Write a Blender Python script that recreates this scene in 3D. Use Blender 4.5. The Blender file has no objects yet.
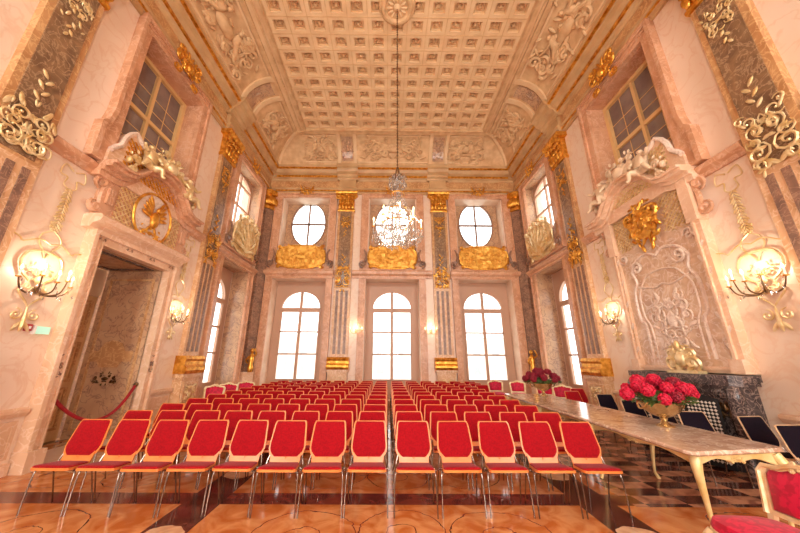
import bpy, bmesh, math, random
from mathutils import Vector, Matrix, noise
from mathutils.geometry import tessellate_polygon
PI = math.pi
S = bpy.context.scene
COL = S.collection

# ------------------------------------------------------------------ materials
def lin(c):
    return tuple(((v/255)/12.92 if v/255 <= .04045 else ((v/255+.055)/1.055)**2.4) for v in c) + (1.0,)

VIVID = {'red_upholstery', 'navy_black_upholstery', 'crimson_damask', 'orange_plywood', 'gilding', 'gilded_relief', 'crimson_petals', 'dark_rose_petals', 'leaves', 'red_rope', 'green_lit_sign', 'red_plastic', 'lit_bulb'}
def mute(c, k=.80):
    g = .3*c[0]+.59*c[1]+.11*c[2]
    return tuple(g+(v-g)*k for v in c)
def mat(name, c1, c2=None, scale=3.0, rough=.5, metal=0.0, bump=0.0, bscale=None, detail=4, distort=0.0,
        veins=None, spec=.5, coat=0.0, sheen=0.0, emit=None, estr=0.0, stretch=(1, 1, 1), trans=0.0, lo=.35, hi=.65):
    if name not in VIVID: c1 = mute(c1); c2 = mute(c2) if c2 else None; veins = mute(veins) if veins else None
    m = bpy.data.materials.new(name); m.use_nodes = True
    nt = m.node_tree; N = nt.nodes; Lk = nt.links
    b = N['Principled BSDF']
    b.inputs['Base Color'].default_value = lin(c1)
    b.inputs['Roughness'].default_value = rough
    b.inputs['Metallic'].default_value = metal
    b.inputs['Specular IOR Level'].default_value = spec
    b.inputs['Coat Weight'].default_value = coat
    b.inputs['Sheen Weight'].default_value = sheen
    b.inputs['Transmission Weight'].default_value = trans
    if emit:
        b.inputs['Emission Color'].default_value = lin(emit); b.inputs['Emission Strength'].default_value = estr
    if c2 or bump:
        tc = N.new('ShaderNodeTexCoord'); mp = N.new('ShaderNodeMapping')
        mp.inputs['Scale'].default_value = stretch
        Lk.new(tc.outputs['Object'], mp.inputs['Vector'])
        nz = N.new('ShaderNodeTexNoise'); nz.inputs['Scale'].default_value = scale
        nz.inputs['Detail'].default_value = detail; nz.inputs['Distortion'].default_value = distort
        Lk.new(mp.outputs[0], nz.inputs['Vector'])
    if c2:
        r = N.new('ShaderNodeValToRGB')
        r.color_ramp.elements[0].position = lo; r.color_ramp.elements[0].color = lin(c1)
        r.color_ramp.elements[1].position = hi; r.color_ramp.elements[1].color = lin(c2)
        Lk.new(nz.outputs['Fac'], r.inputs['Fac'])
        out = r.outputs['Color']
        if veins:
            n2 = N.new('ShaderNodeTexNoise'); n2.inputs['Scale'].default_value = scale*1.7
            n2.inputs['Detail'].default_value = 6; n2.inputs['Distortion'].default_value = 1.2
            Lk.new(mp.outputs[0], n2.inputs['Vector'])
            r2 = N.new('ShaderNodeValToRGB')
            e = r2.color_ramp.elements
            e[0].position = .46; e[0].color = (0, 0, 0, 1); e[1].position = .54; e[1].color = (0, 0, 0, 1)
            k = e.new(.5); k.color = (.8, .8, .8, 1)
            Lk.new(n2.outputs['Fac'], r2.inputs['Fac'])
            mx = N.new('ShaderNodeMixRGB'); Lk.new(r2.outputs['Color'], mx.inputs['Fac'])
            Lk.new(out, mx.inputs['Color1']); mx.inputs['Color2'].default_value = lin(veins)
            out = mx.outputs['Color']
        Lk.new(out, b.inputs['Base Color'])
    if bump:
        n3 = N.new('ShaderNodeTexNoise'); n3.inputs['Scale'].default_value = bscale or scale*4
        n3.inputs['Detail'].default_value = 3
        Lk.new(mp.outputs[0], n3.inputs['Vector'])
        bp = N.new('ShaderNodeBump'); bp.inputs['Strength'].default_value = bump; bp.inputs['Distance'].default_value = .02
        Lk.new(n3.outputs['Fac'], bp.inputs['Height']); Lk.new(bp.outputs['Normal'], b.inputs['Normal'])
    return m

M = {}
M['plaster'] = mat('peach_stucco_lustro', (244, 216, 188), (240, 207, 174), 1.2, rough=.33, veins=(236, 194, 156), detail=3, lo=.3, hi=.7)
M['pink'] = mat('pink_marble', (226, 160, 112), (202, 134, 88), 2.6, rough=.3, veins=(232, 178, 140), distort=.6)
M['pinklight'] = mat('pale_pink_marble', (240, 192, 148), (226, 172, 126), 2.2, rough=.3, veins=(244, 206, 172), distort=.6)
M['grey'] = mat('mauve_grey_marble', (156, 112, 70), (118, 82, 54), 3.4, rough=.25, veins=(190, 148, 104), distort=1.2)
M['flute'] = mat('brown_marble', (158, 108, 78), (118, 80, 60), 5, rough=.3, veins=(190, 140, 104))
M['ochre'] = mat('ochre_marble', (214, 152, 88), (190, 124, 64), 3, rough=.3, veins=(234, 186, 120))
M['honey'] = mat('honey_marble', (232, 176, 120), (214, 152, 94), 3, rough=.3, veins=(244, 206, 160))
M['white'] = mat('pale_scagliola', (240, 214, 190), (226, 194, 166), 3, rough=.3, veins=(206, 166, 138))
M['cream'] = mat('cream_paint', (232, 196, 152), (222, 184, 138), 2, rough=.4)
M['stucco'] = mat('ceiling_stucco', (232, 186, 126), (212, 160, 102), 4, rough=.7, bump=.25, bscale=14)
M['stuccolight'] = mat('light_ceiling_stucco', (238, 198, 142), (230, 184, 126), 2, rough=.7)
M['gold'] = mat('gilding', (246, 190, 86), (200, 130, 44), 9, rough=.3, metal=.85, bump=.45, bscale=26)
M['goldrelief'] = mat('gilded_relief', (250, 198, 92), (220, 148, 48), 9, rough=.45, metal=.45, bump=.5, bscale=22)
M['palegold'] = mat('pale_gilding', (246, 220, 160), (228, 184, 106), 8, rough=.35, metal=.5)
M['bronze'] = mat('dark_bronze', (96, 66, 40), (150, 108, 60), 12, rough=.35, metal=.8)
M['tan'] = mat('tan_scagliola', (214, 166, 106), (196, 144, 84), 2, rough=.4)
M['wood'] = mat('honey_wood_panel', (232, 184, 118), (214, 160, 96), 2, rough=.4, stretch=(4, 4, .5))
M['muntin'] = mat('window_paint', (204, 152, 116), rough=.45)
M['muntingold'] = mat('yellow_window_paint', (236, 186, 110), rough=.4)
M['reveal'] = mat('reveal_marble', (214, 166, 118), (196, 144, 100), 2.5, rough=.25, veins=(150, 104, 84), distort=.7)
M['reveallit'] = mat('lit_reveal_marble', (244, 214, 184), (232, 192, 156), 2.5, rough=.25)  # paler copy of the reveal marble, window brightness put into its colour
M['dimglass'] = mat('leaded_grey_glass', (150, 128, 116), (122, 100, 92), 2, rough=.18, spec=.6)
M['velvet'] = mat('red_upholstery', (158, 8, 20), (136, 5, 16), 60, rough=.9, spec=.15, sheen=.08, bump=.12, bscale=220)
M['navy'] = mat('navy_black_upholstery', (26, 14, 28), (18, 10, 20), 60, rough=.85, spec=.15)
M['ply'] = mat('orange_plywood', (228, 132, 62), (212, 114, 48), 5, rough=.32, stretch=(1, 6, 1))
M['plypale'] = mat('pale_plywood', (224, 176, 128), (208, 158, 110), 5, rough=.35)
M['chrome'] = mat('chrome', (150, 132, 118), rough=.26, metal=1.0)
M['damask'] = mat('crimson_damask', (206, 16, 62), (176, 10, 48), 16, rough=.55, spec=.3, sheen=.1, lo=.46, hi=.54)
M['giltframe'] = mat('cream_and_gilt_frame', (240, 214, 160), (224, 178, 104), 10, rough=.35, metal=.2)
M['tablegilt'] = mat('ivory_gilt_wood', (242, 212, 140), (226, 182, 96), 7, rough=.35, metal=.15)
M['tabletop'] = mat('veined_brown_marble', (212, 172, 138), (180, 134, 104), 3.2, rough=.12, veins=(238, 212, 184), distort=.8)
M['blackmarble'] = mat('dark_grey_marble', (92, 74, 70), (60, 48, 48), 5, rough=.25, veins=(170, 140, 124), distort=1)
M['overmantel'] = mat('rose_grey_marble', (232, 192, 152), (204, 158, 122), 2.6, rough=.22, veins=(240, 216, 192), distort=1.3)
M['black'] = mat('matt_black', (24, 16, 14), rough=.8)
M['screen'] = mat('ivory_lattice', (214, 196, 176), rough=.5)
M['silver'] = mat('gilt_silver', (224, 190, 130), (200, 160, 100), 12, rough=.25, metal=.9)
M['petal'] = mat('crimson_petals', (208, 8, 58), (180, 4, 42), 24, rough=.6, bump=.4, bscale=60)
M['petaldark'] = mat('dark_rose_petals', (150, 6, 40), (120, 4, 28), 24, rough=.6, bump=.4, bscale=60)
M['leaf'] = mat('leaves', (54, 78, 30), (84, 104, 44), 20, rough=.5)
M['candle'] = mat('candle_sleeve', (250, 240, 214), rough=.5)
M['bulb'] = mat('lit_bulb', (255, 236, 190), rough=.4, emit=(255, 214, 150), estr=4)
M['rope'] = mat('red_rope', (176, 14, 28), (140, 8, 20), 80, rough=.7, bump=.5, bscale=160)
M['exit'] = mat('green_lit_sign', (190, 240, 220), rough=.4, emit=(150, 235, 205), estr=.35)
M['redplastic'] = mat('red_plastic', (176, 40, 40), rough=.4)
M['whiteplastic'] = mat('white_plastic', (240, 232, 222), rough=.4)
M['outside'] = mat('pale_render_outside', (226, 222, 214), rough=.9)
M['outsidedark'] = mat('grey_shutters_outside', (170, 176, 178), rough=.9)
M['gravel'] = mat('gravel_outside', (214, 208, 196), rough=.9)

def glass_mat(name, tint, gloss, milky=0):
    m = bpy.data.materials.new(name); m.use_nodes = True
    nt = m.node_tree; nt.nodes.clear()
    o = nt.nodes.new('ShaderNodeOutputMaterial'); t = nt.nodes.new('ShaderNodeBsdfTransparent')
    g = nt.nodes.new('ShaderNodeBsdfGlossy'); x = nt.nodes.new('ShaderNodeMixShader')
    t.inputs['Color'].default_value = tint; g.inputs['Roughness'].default_value = .03
    x.inputs[0].default_value = gloss
    nt.links.new(t.outputs[0], x.inputs[1]); nt.links.new(g.outputs[0], x.inputs[2]);     out = x.outputs[0]
    if milky:
        d = nt.nodes.new('ShaderNodeBsdfTranslucent'); d2 = nt.nodes.new('ShaderNodeBsdfDiffuse'); a = nt.nodes.new('ShaderNodeMixShader'); y = nt.nodes.new('ShaderNodeMixShader')
        d.inputs[0].default_value = (.95, .93, .88, 1); d2.inputs[0].default_value = (.95, .93, .88, 1); a.inputs[0].default_value = .5; y.inputs[0].default_value = milky
        nt.links.new(d.outputs[0], a.inputs[1]); nt.links.new(d2.outputs[0], a.inputs[2]); nt.links.new(out, y.inputs[1]); nt.links.new(a.outputs[0], y.inputs[2]); out = y.outputs[0]
    nt.links.new(out, o.inputs[0])
    return m
M['glass'] = glass_mat('window_glass', (.97, .98, .98, 1), .05)
M['crystal'] = glass_mat('cut_crystal', (.95, .94, .92, 1), .5, .1)

def floor_mat():
    m = bpy.data.materials.new('inlaid_marble_floor'); m.use_nodes = True
    nt = m.node_tree; N = nt.nodes; Lk = nt.links; b = N['Principled BSDF']
    geo = N.new('ShaderNodeTexCoord'); sep = N.new('ShaderNodeSeparateXYZ'); Lk.new(geo.outputs['Object'], sep.inputs[0])
    def mth(op, a, b_=None):
        n = N.new('ShaderNodeMath'); n.operation = op
        for i, v in enumerate((a, b_)):
            if v is None: continue
            if isinstance(v, (int, float)): n.inputs[i].default_value = v
            else: Lk.new(v, n.inputs[i])
        return n.outputs[0]
    def mix(f, c1, c2):
        n = N.new('ShaderNodeMixRGB'); Lk.new(f, n.inputs[0])
        for i, v in ((1, c1), (2, c2)):
            if isinstance(v, tuple): n.inputs[i].default_value = v
            else: Lk.new(v, n.inputs[i])
        return n.outputs[0]
    PX, PY = 4.55, 3.5
    u = mth('SUBTRACT', sep.outputs[0], .15); v = mth('SUBTRACT', sep.outputs[1], 2.48)
    fu = mth('FRACT', mth('ADD', mth('DIVIDE', u, PX), .5)); fv = mth('FRACT', mth('ADD', mth('DIVIDE', v, PY), .5))
    du = mth('MULTIPLY', mth('ABSOLUTE', mth('SUBTRACT', fu, .5)), PX); dv = mth('MULTIPLY', mth('ABSOLUTE', mth('SUBTRACT', fv, .5)), PY)
    eu = mth('SUBTRACT', PX/2, du); ev = mth('SUBTRACT', PY/2, dv)     # metres to the nearest band centre
    nz = N.new('ShaderNodeTexNoise'); nz.inputs['Scale'].default_value = 3.2; nz.inputs['Detail'].default_value = 8; nz.inputs['Distortion'].default_value = 1.4
    Lk.new(geo.outputs['Object'], nz.inputs['Vector'])
    def ramp(c1, c2, lo=.38, hi=.62):
        r = N.new('ShaderNodeValToRGB'); r.color_ramp.elements[0].position = lo; r.color_ramp.elements[1].position = hi
        r.color_ramp.elements[0].color = lin(c1); r.color_ramp.elements[1].color = lin(c2); Lk.new(nz.outputs['Fac'], r.inputs['Fac']); return r.outputs[0]
    amber = ramp((184, 102, 46), (212, 144, 88)); red = ramp((122, 56, 44), (88, 38, 34)); pale = ramp((228, 188, 148), (196, 146, 106)); dark = ramp((70, 34, 28), (104, 58, 46))
    c = amber
    wob = mth('MULTIPLY', mth('SUBTRACT', nz.outputs['Fac'], .5), .12)
    def circ(cu, cv):
        a = mth('SUBTRACT', du, cu); b_ = mth('SUBTRACT', dv, cv)
        return mth('ADD', mth('SQRT', mth('ADD', mth('MULTIPLY', a, a), mth('MULTIPLY', b_, b_))), wob)
    for cu, cv, rr in ((0, 1.05, .42), (.95, .95, .5), (1.55, .6, .34), (.5, .5, .5), (0, 0, .95)):
        r_ = circ(cu, cv)
        if rr in (.34, .95): c = mix(mth('LESS_THAN', r_, rr), c, pale)
        c = mix(mth('LESS_THAN', mth('ABSOLUTE', mth('SUBTRACT', r_, rr)), .006), c, red)
        c = mix(mth('LESS_THAN', mth('ABSOLUTE', mth('SUBTRACT', r_, rr*.35)), .005), c, red)
    c = mix(mth('LESS_THAN', ev, .15), c, red)
    c = mix(mth('LESS_THAN', eu, .22), c, dark)
    c = mix(mth('LESS_THAN', circ(PX/2, .95), .2), c, pale)
    # checked strip along the right-hand side of the hall
    ck = N.new('ShaderNodeTexChecker'); ck.inputs['Scale'].default_value = 1.0
    mp = N.new('ShaderNodeMapping'); mp.inputs['Scale'].default_value = (2.0, 4.6, 1); Lk.new(geo.outputs['Object'], mp.inputs[0]); Lk.new(mp.outputs[0], ck.inputs['Vector'])
    ck.inputs['Color1'].default_value = (1, 1, 1, 1); ck.inputs['Color2'].default_value = (0, 0, 0, 1)
    chk = mix(ck.outputs['Fac'], dark, ramp((196, 140, 104), (140, 90, 68)))
    right = mth('MULTIPLY', mth('GREATER_THAN', sep.outputs[0], 2.85), mth('GREATER_THAN', sep.outputs[1], 4.05))
    c = mix(right, c, chk)
    Lk.new(c, b.inputs['Base Color'])
    b.inputs['Roughness'].default_value = .12; b.inputs['Specular IOR Level'].default_value = .6
    return m
M['floor'] = floor_mat()

# ------------------------------------------------------------------ the hall
XC = .15                       # middle of the hall
WL, WR, D, YF = -5.38, 5.68, 11.95, -.75
WFL = lambda s, n, z: Vector((WL+n, s, z))
WFR = lambda s, n, z: Vector((WR-n, s, z))
WFB = lambda s, n, z: Vector((XC+s, D-n, z))
WFF = lambda s, n, z: Vector((XC+s, YF+n, z))
def keyed(F): return lambda s, n, z: F(s, -.012 if n == 0 else n, z)      # fittings are let into the wall by a centimetre
FL, FR, FB, FF = keyed(WFL), keyed(WFR), keyed(WFB), keyed(WFF)
FW = lambda x, y, z: Vector((x, y, z))

class MB:
    def __init__(s): s.v = []; s.f = []
    def add(s, vs, fs):
        o = len(s.v); s.v += [Vector(p) for p in vs]; s.f += [tuple(o+i for i in f) for f in fs]
    def box(s, F, s0, s1, n0, n1, z0, z1):
        p = [F(a, b, c) for a in (s0, s1) for b in (n0, n1) for c in (z0, z1)]
        s.add(p, [(0, 1, 3, 2), (4, 6, 7, 5), (0, 4, 5, 1), (2, 3, 7, 6), (0, 2, 6, 4), (1, 5, 7, 3)]); return s
    def plate(s, F, outer, holes, n0, n1):
        loops = [outer]+list(holes)
        tris = tessellate_polygon([[Vector((a, b, 0)) for a, b in l] for l in loops])
        flat = [p for l in loops for p in l]; k = len(flat)
        vs = [F(a, n0, b) for a, b in flat]+[F(a, n1, b) for a, b in flat]
        fs = [tuple(t) for t in tris]+[tuple(i+k for i in t) for t in tris]
        o = 0
        for l in loops:
            m = len(l)
            for i in range(m): fs.append((o+i, o+(i+1) % m, k+o+(i+1) % m, k+o+i))
            o += m
        s.add(vs, fs); return s
    def wall(s, F, R_, holes, n0, n1):                   # rectangle with rectangular openings
        xs = sorted({R_[0][0], R_[1][0]}|{p[0] for h in holes for p in h}); zs = sorted({R_[0][1], R_[2][1]}|{p[1] for h in holes for p in h})
        solid = lambda i, j: 0 <= i < len(xs)-1 and 0 <= j < len(zs)-1 and not any(h[0][0]-1e-6 < (xs[i]+xs[i+1])/2 < h[1][0]+1e-6 and h[0][1]-1e-6 < (zs[j]+zs[j+1])/2 < h[2][1]+1e-6 for h in holes)
        for i in range(len(xs)-1):
            for j in range(len(zs)-1):
                if not solid(i, j): continue
                a, b, c, d = xs[i], xs[i+1], zs[j], zs[j+1]
                for n in (n0, n1): s.add([F(a, n, c), F(b, n, c), F(b, n, d), F(a, n, d)], [(0, 1, 2, 3)])
                for di, dj, p, q in ((-1, 0, (a, c), (a, d)), (1, 0, (b, c), (b, d)), (0, -1, (a, c), (b, c)), (0, 1, (a, d), (b, d))):
                    if not solid(i+di, j+dj): s.add([F(p[0], n0, p[1]), F(q[0], n0, q[1]), F(q[0], n1, q[1]), F(p[0], n1, p[1])], [(0, 1, 2, 3)])
        bm = None; return s
    def profile(s, F, pts, s0, s1):                     # (n, z) profile run along the wall
        k = len(pts); vs = [F(s0, n, z) for n, z in pts]+[F(s1, n, z) for n, z in pts]
        fs = [tuple(range(k)), tuple(range(k, 2*k))]+[(i, (i+1) % k, k+(i+1) % k, k+i) for i in range(k)]
        s.add(vs, fs); return s
    def tube(s, pts, r, seg=6, cap=True):
        pts = [Vector(p) for p in pts]; n = len(pts); rr = list(r) if isinstance(r, (list, tuple)) else [r]*n
        if 3 <= n <= 11 and seg >= 5:                    # bend smoothly through the given points
            q, w, K_ = [], [], 4
            for i in range(n-1):
                p0, p1, p2, p3 = pts[max(i-1, 0)], pts[i], pts[i+1], pts[min(i+2, n-1)]
                for k in range(K_):
                    t = k/K_
                    q.append(.5*((2*p1)+(p2-p0)*t+(2*p0-5*p1+4*p2-p3)*t*t+(3*p1-p0-3*p2+p3)*t**3)); w.append(rr[i]+(rr[i+1]-rr[i])*t)
            q.append(pts[-1]); w.append(rr[-1]); pts, rr, n = q, w, len(q)
        rings = []; up = None
        for i, p in enumerate(pts):
            d = (pts[min(i+1, n-1)]-pts[max(i-1, 0)])
            if d.length < 1e-9: d = Vector((0, 0, 1))
            d.normalize()
            if up is None: up = d.orthogonal().normalized()
            up = (up-d*up.dot(d)); up = up.normalized() if up.length > 1e-6 else d.orthogonal().normalized()
            w = d.cross(up)
            rings.append([p+(up*math.cos(a)+w*math.sin(a))*rr[i] for a in [2*PI*j/seg for j in range(seg)]])
        vs = [q for g in rings for q in g]; fs = []
        for i in range(n-1):
            for j in range(seg): fs.append((i*seg+j, i*seg+(j+1) % seg, (i+1)*seg+(j+1) % seg, (i+1)*seg+j))
        if cap: fs += [tuple(range(seg)), tuple(range((n-1)*seg, n*seg))]
        s.add(vs, fs); return s
    def lathe(s, c, prof, seg=16, sc=(1, 1)):
        c = Vector(c); vs = []; fs = []; n = len(prof)
        for r, z in prof:
            for j in range(seg):
                a = 2*PI*j/seg; vs.append(c+Vector((r*sc[0]*math.cos(a), r*sc[1]*math.sin(a), z)))
        for i in range(n-1):
            for j in range(seg): fs.append((i*seg+j, i*seg+(j+1) % seg, (i+1)*seg+(j+1) % seg, (i+1)*seg+j))
        fs += [tuple(range(seg)), tuple(range((n-1)*seg, n*seg))]
        s.add(vs, fs); return s
    def blob(s, c, r, seg=7, rings=4, F=None, rot=None):
        # ellipsoid; with F the centre and radii are in wall coordinates (s, n, z)
        vs = []; fs = []
        pts = [(0, 0, 1)]
        for i in range(1, rings):
            t = PI*i/rings
            for j in range(seg):
                a = 2*PI*j/seg; pts.append((math.sin(t)*math.cos(a), math.sin(t)*math.sin(a), math.cos(t)))
        pts.append((0, 0, -1))
        for p in pts:
            q = Vector((p[0]*r[0], p[1]*r[1], p[2]*r[2]))
            if rot is not None:
                if F: q = Vector((q.x*math.cos(rot)-q.z*math.sin(rot), q.y, q.x*math.sin(rot)+q.z*math.cos(rot)))
                else: q = rot @ q
            q += Vector(c); vs.append(F(*q) if F else q)
        L_ = len(vs)-1
        for j in range(seg):
            fs.append((0, 1+j, 1+(j+1) % seg)); fs.append((L_, L_-seg+j, L_-seg+(j+1) % seg))
        for i in range(rings-2):
            for j in range(seg): fs.append((1+i*seg+j, 1+i*seg+(j+1) % seg, 1+(i+1)*seg+(j+1) % seg, 1+(i+1)*seg+j))
        s.add(vs, fs); return s
    def grid(s, F, s0, s1, z0, z1, nx, nz, h, inside=None):
        idx = {}; vs = []; fs = []
        for i in range(nx+1):
            for j in range(nz+1):
                a = s0+(s1-s0)*i/nx; b = z0+(z1-z0)*j/nz
                idx[i, j] = len(vs); vs.append(F(a, h(a, b), b))
        for i in range(nx):
            for j in range(nz):
                if inside and not inside(s0+(s1-s0)*(i+.5)/nx, z0+(z1-z0)*(j+.5)/nz): continue
                fs.append((idx[i, j], idx[i+1, j], idx[i+1, j+1], idx[i, j+1]))
        s.add(vs, fs); return s
    def build(s, name, m, parent=None, smooth=False, origin=None, bevel=0):
        if parent is not None:
            root = parent
            while root.parent: root = root.parent
            off = Vector(root.location)
        else: off = Vector(origin) if origin else Vector((0, 0, 0))
        me = bpy.data.meshes.new(name); me.from_pydata([v-off for v in s.v], [], s.f)
        bm = bmesh.new(); bm.from_mesh(me)
        if name.startswith('wall_'): bmesh.ops.remove_doubles(bm, verts=bm.verts, dist=1e-4)
        bmesh.ops.recalc_face_normals(bm, faces=bm.faces)
        if smooth:
            for f in bm.faces: f.smooth = True
        bm.to_mesh(me); bm.free()
        me.materials.append(M[m] if isinstance(m, str) else m)
        o = bpy.data.objects.new(name, me); COL.objects.link(o)
        if parent is not None: o.parent = parent
        else: o.location = off
        if smooth:
            try: me.set_sharp_from_angle(angle=math.radians(50))
            except Exception: pass
        if bevel:
            b = o.modifiers.new('Bevel', 'BEVEL'); b.width = bevel; b.segments = 2; b.limit_method = 'ANGLE'
        return o

def tag(o, label, cat, group=None, kind=None):
    o['label'] = label; o['category'] = cat
    if group: o['group'] = group
    if kind: o['kind'] = kind
    return o
def thing(name, loc, label, cat, group=None, kind=None):
    o = bpy.data.objects.new(name, None); COL.objects.link(o); o.location = loc; o.empty_display_size = .1
    return tag(o, label, cat, group, kind)
def struct(name, loc=None):
    o = bpy.data.objects.new(name, None); COL.objects.link(o); o.location = loc or (0, 0, 0); o['kind'] = 'structure'; return o
def copy_tree(o, parent=None):
    c = o.copy(); COL.objects.link(c); c.parent = parent
    for ch in list(o.children): copy_tree(ch, c)
    return c

# ------------------------------------------------------------------ ornament
def spiral(mb, F, s, z, r, a0, dirn, n, th, turns=1.25, shrink=.16, seg=5, k=14):
    pts = []
    for i in range(k+1):
        t = i/k; a = a0+dirn*turns*2*PI*t; q = r*(1-(1-shrink)*t)
        pts.append((s+q*math.cos(a), n+.6*th*math.sin(PI*t), z+q*math.sin(a)))
    mb.tube([F(*p) for p in pts], [th*(.55+.6*math.sin(PI*min(1, i/k*1.1))) for i in range(k+1)], seg)
    mb.blob(pts[-1], (th*1.6, th*1.4, th*1.6), 6, 3, F)
def leaf(mb, F, s, z, ln, w, ang, n, th=.02):
    c = (s+ln*.5*math.cos(ang), n, z+ln*.5*math.sin(ang))
    mb.blob(c, (ln*.55, th, w*.5), 6, 4, F, rot=ang)
def rocaille(mb, F, s, z, w, h, n, seed, num=5, th=.02, sym=True, leaves=8, core=True):
    R = random.Random(seed)
    for i in range(num):
        a = R.uniform(-1, 1); x = w*.5*R.uniform(.15, .85); zz = h*.5*a*.85
        r = R.uniform(.35, .6)*min(w, h)*.35; a0 = R.uniform(0, 2*PI); d = R.choice((-1, 1)); tn = R.uniform(.7, 1.3)
        for m in ((1, -1) if sym else (1,)):
            G = (lambda S_, N_, Z_, m=m: F(s+m*(S_-s), N_, Z_))
            spiral(mb, G, s+x, z+zz, r, a0, d, n, th, tn)
    for i in range(leaves):
        x = w*.5*R.uniform(0, .9); zz = h*.5*R.uniform(-.95, .95); an = R.uniform(-PI, PI); ln = R.uniform(.14, .3)*min(w, h)
        for m in ((1, -1) if sym else (1,)):
            G = (lambda S_, N_, Z_, m=m: F(s+m*(S_-s), N_, Z_))
            leaf(mb, G, s+x, z+zz, ln, ln*.4, an, n, th*1.1)
    if core:
        mb.blob((s, n, z), (w*.13, th*2.2, h*.16), 8, 5, F)
    return mb
def lattice(mb, F, s0, s1, z0, z1, pitch, th, n0, n1, inside=None):
    # two sets of thin diagonal bars clipped to the rectangle
    L_ = (s1-s0)+(z1-z0); k = int(L_/pitch)+1
    for i in range(k):
        c = (i+.5)*pitch
        for m in (0, 1):
            a = max(0, c-(z1-z0)); b = min(s1-s0, c)
            if b-a < .02: continue
            p = [(a, c-a), (b, c-b)]
            if m: p = [((s1-s0)-x, y) for x, y in p]
            (x0, y0), (x1, y1) = p
            q = 8; prev = None
            for j in range(q):
                xa = x0+(x1-x0)*j/q; ya = y0+(y1-y0)*j/q; xb = x0+(x1-x0)*(j+1)/q; yb = y0+(y1-y0)*(j+1)/q
                if inside and not inside(s0+(xa+xb)/2, z0+(ya+yb)/2): continue
                t = th*.7
                P4 = [(s0+xa-t, z0+ya), (s0+xa+t, z0+ya), (s0+xb+t, z0+yb), (s0+xb-t, z0+yb)]
                mb.add([F(u, nn, w) for nn in (n0, n1) for u, w in P4], [(0, 1, 2, 3), (4, 5, 6, 7), (0, 1, 5, 4), (1, 2, 6, 5), (2, 3, 7, 6), (3, 0, 4, 7)])
    return mb
def ell(cs, cz, a, b, k=28, a0=0, a1=2*PI):
    full = abs(a1-a0-2*PI) < 1e-6
    return [(cs+a*math.cos(a0+(a1-a0)*i/(k if full else k-1)), cz+b*math.sin(a0+(a1-a0)*i/(k if full else k-1))) for i in range(k)]
def rect(s0, s1, z0, z1): return [(s0, z0), (s1, z0), (s1, z1), (s0, z1)]
def arch(c, hw, z0, spring, rise, k=16):
    return [(c-hw, z0), (c+hw, z0)]+ell(c, spring, hw, rise, k, 0, PI)

# ------------------------------------------------------------------ walls, floor, ceiling
TH = .7
BAY = 3.80; OW = 1.10                     # window bay spacing, half opening
LZ0, LZ1, UZ0, UZ1 = .12, 4.72, 5.30, 8.42
def lower(c, hw=OW): return rect(c-hw, c+hw, LZ0, LZ1)
def upper(c, hw=1.02): return rect(c-hw, c+hw, UZ0, UZ1)
ZT = 9.9
wb = MB().wall(WFB, rect(WL-XC, WR-XC, 0, ZT), [f(c) for c in (-BAY, 0, BAY) for f in (lower, upper)], -TH, 0)
o = wb.build('wall_back', 'plaster'); o['kind'] = 'structure'
wf = MB().wall(WFF, rect(WL-XC, WR-XC, 0, ZT), [f(c) for c in (-BAY, 0, BAY) for f in (lower, upper)], -TH, 0)
o = wf.build('wall_front', 'plaster'); o['kind'] = 'structure'
DC, DH = 6.03, .87                        # doorway / fireplace axis
SC_, SH = 10.12, .95                      # side window bay axis
UWC, UWH, UW0, UW1 = 5.85, .97, 5.55, 8.4
wl = MB().wall(WFL, rect(YF, D, 0, ZT), [rect(DC-DH, DC+DH, .0001, 3.55), rect(UWC-UWH, UWC+UWH, UW0, UW1), rect(SC_-SH, SC_+SH, LZ0, LZ1), rect(SC_-SH, SC_+SH, UZ0, UZ1)], -TH, 0)
o = wl.build('wall_left', 'plaster'); o['kind'] = 'structure'
wr = MB().wall(WFR, rect(YF, D, 0, ZT), [rect(UWC-UWH, UWC+UWH, UW0, UW1), rect(SC_-SH, SC_+SH, LZ0, LZ1), rect(SC_-SH, SC_+SH, UZ0, UZ1)], -TH, 0)
o = wr.build('wall_right', 'plaster'); o['kind'] = 'structure'
o = MB().box(FW, WL-2.4, WR+1.2, YF-.8, D+1.0, -.2, 0).build('floor', 'floor'); o['kind'] = 'structure'

# ceiling: coved cornice then flat coffered field
CZ = 10.80; CI = 1.40                    # flat level, cove inset
CS0, CZ0 = .42, 9.86
def cove(t, off=0.0):                    # (inset, z) and inward normal offset
    a = t*PI/2
    i = CS0+(CI-CS0)*(1-math.cos(a)); z = CZ0+(CZ-CZ0)*math.sin(a)
    tx = (CI-CS0)*math.sin(a); tz = (CZ-CZ0)*math.cos(a); l = math.hypot(tx, tz) or 1
    return i+off*tz/l, z-off*tx/l
def coved(base):
    def G(s, n, t):
        i, z = cove(max(0, min(1, t)), n); return base(s, i, z)
    return G
GL, GR, GB, GF = coved(FL), coved(FR), coved(FB), coved(FF)
mb = MB(); K = 14
for i in range(K):
    a, za = cove(i/K); b, zb = cove((i+1)/K)
    def ring(q, z): return [Vector((WL+q, YF+q, z)), Vector((WR-q, YF+q, z)), Vector((WR-q, D-q, z)), Vector((WL+q, D-q, z))]
    A, B = ring(a, za), ring(b, zb)
    for j in range(4): mb.add([A[j], A[(j+1) % 4], B[(j+1) % 4], B[j]], [(0, 1, 2, 3)])
mb.build('trim_1', 'stucco')['kind'] = 'structure'
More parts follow.
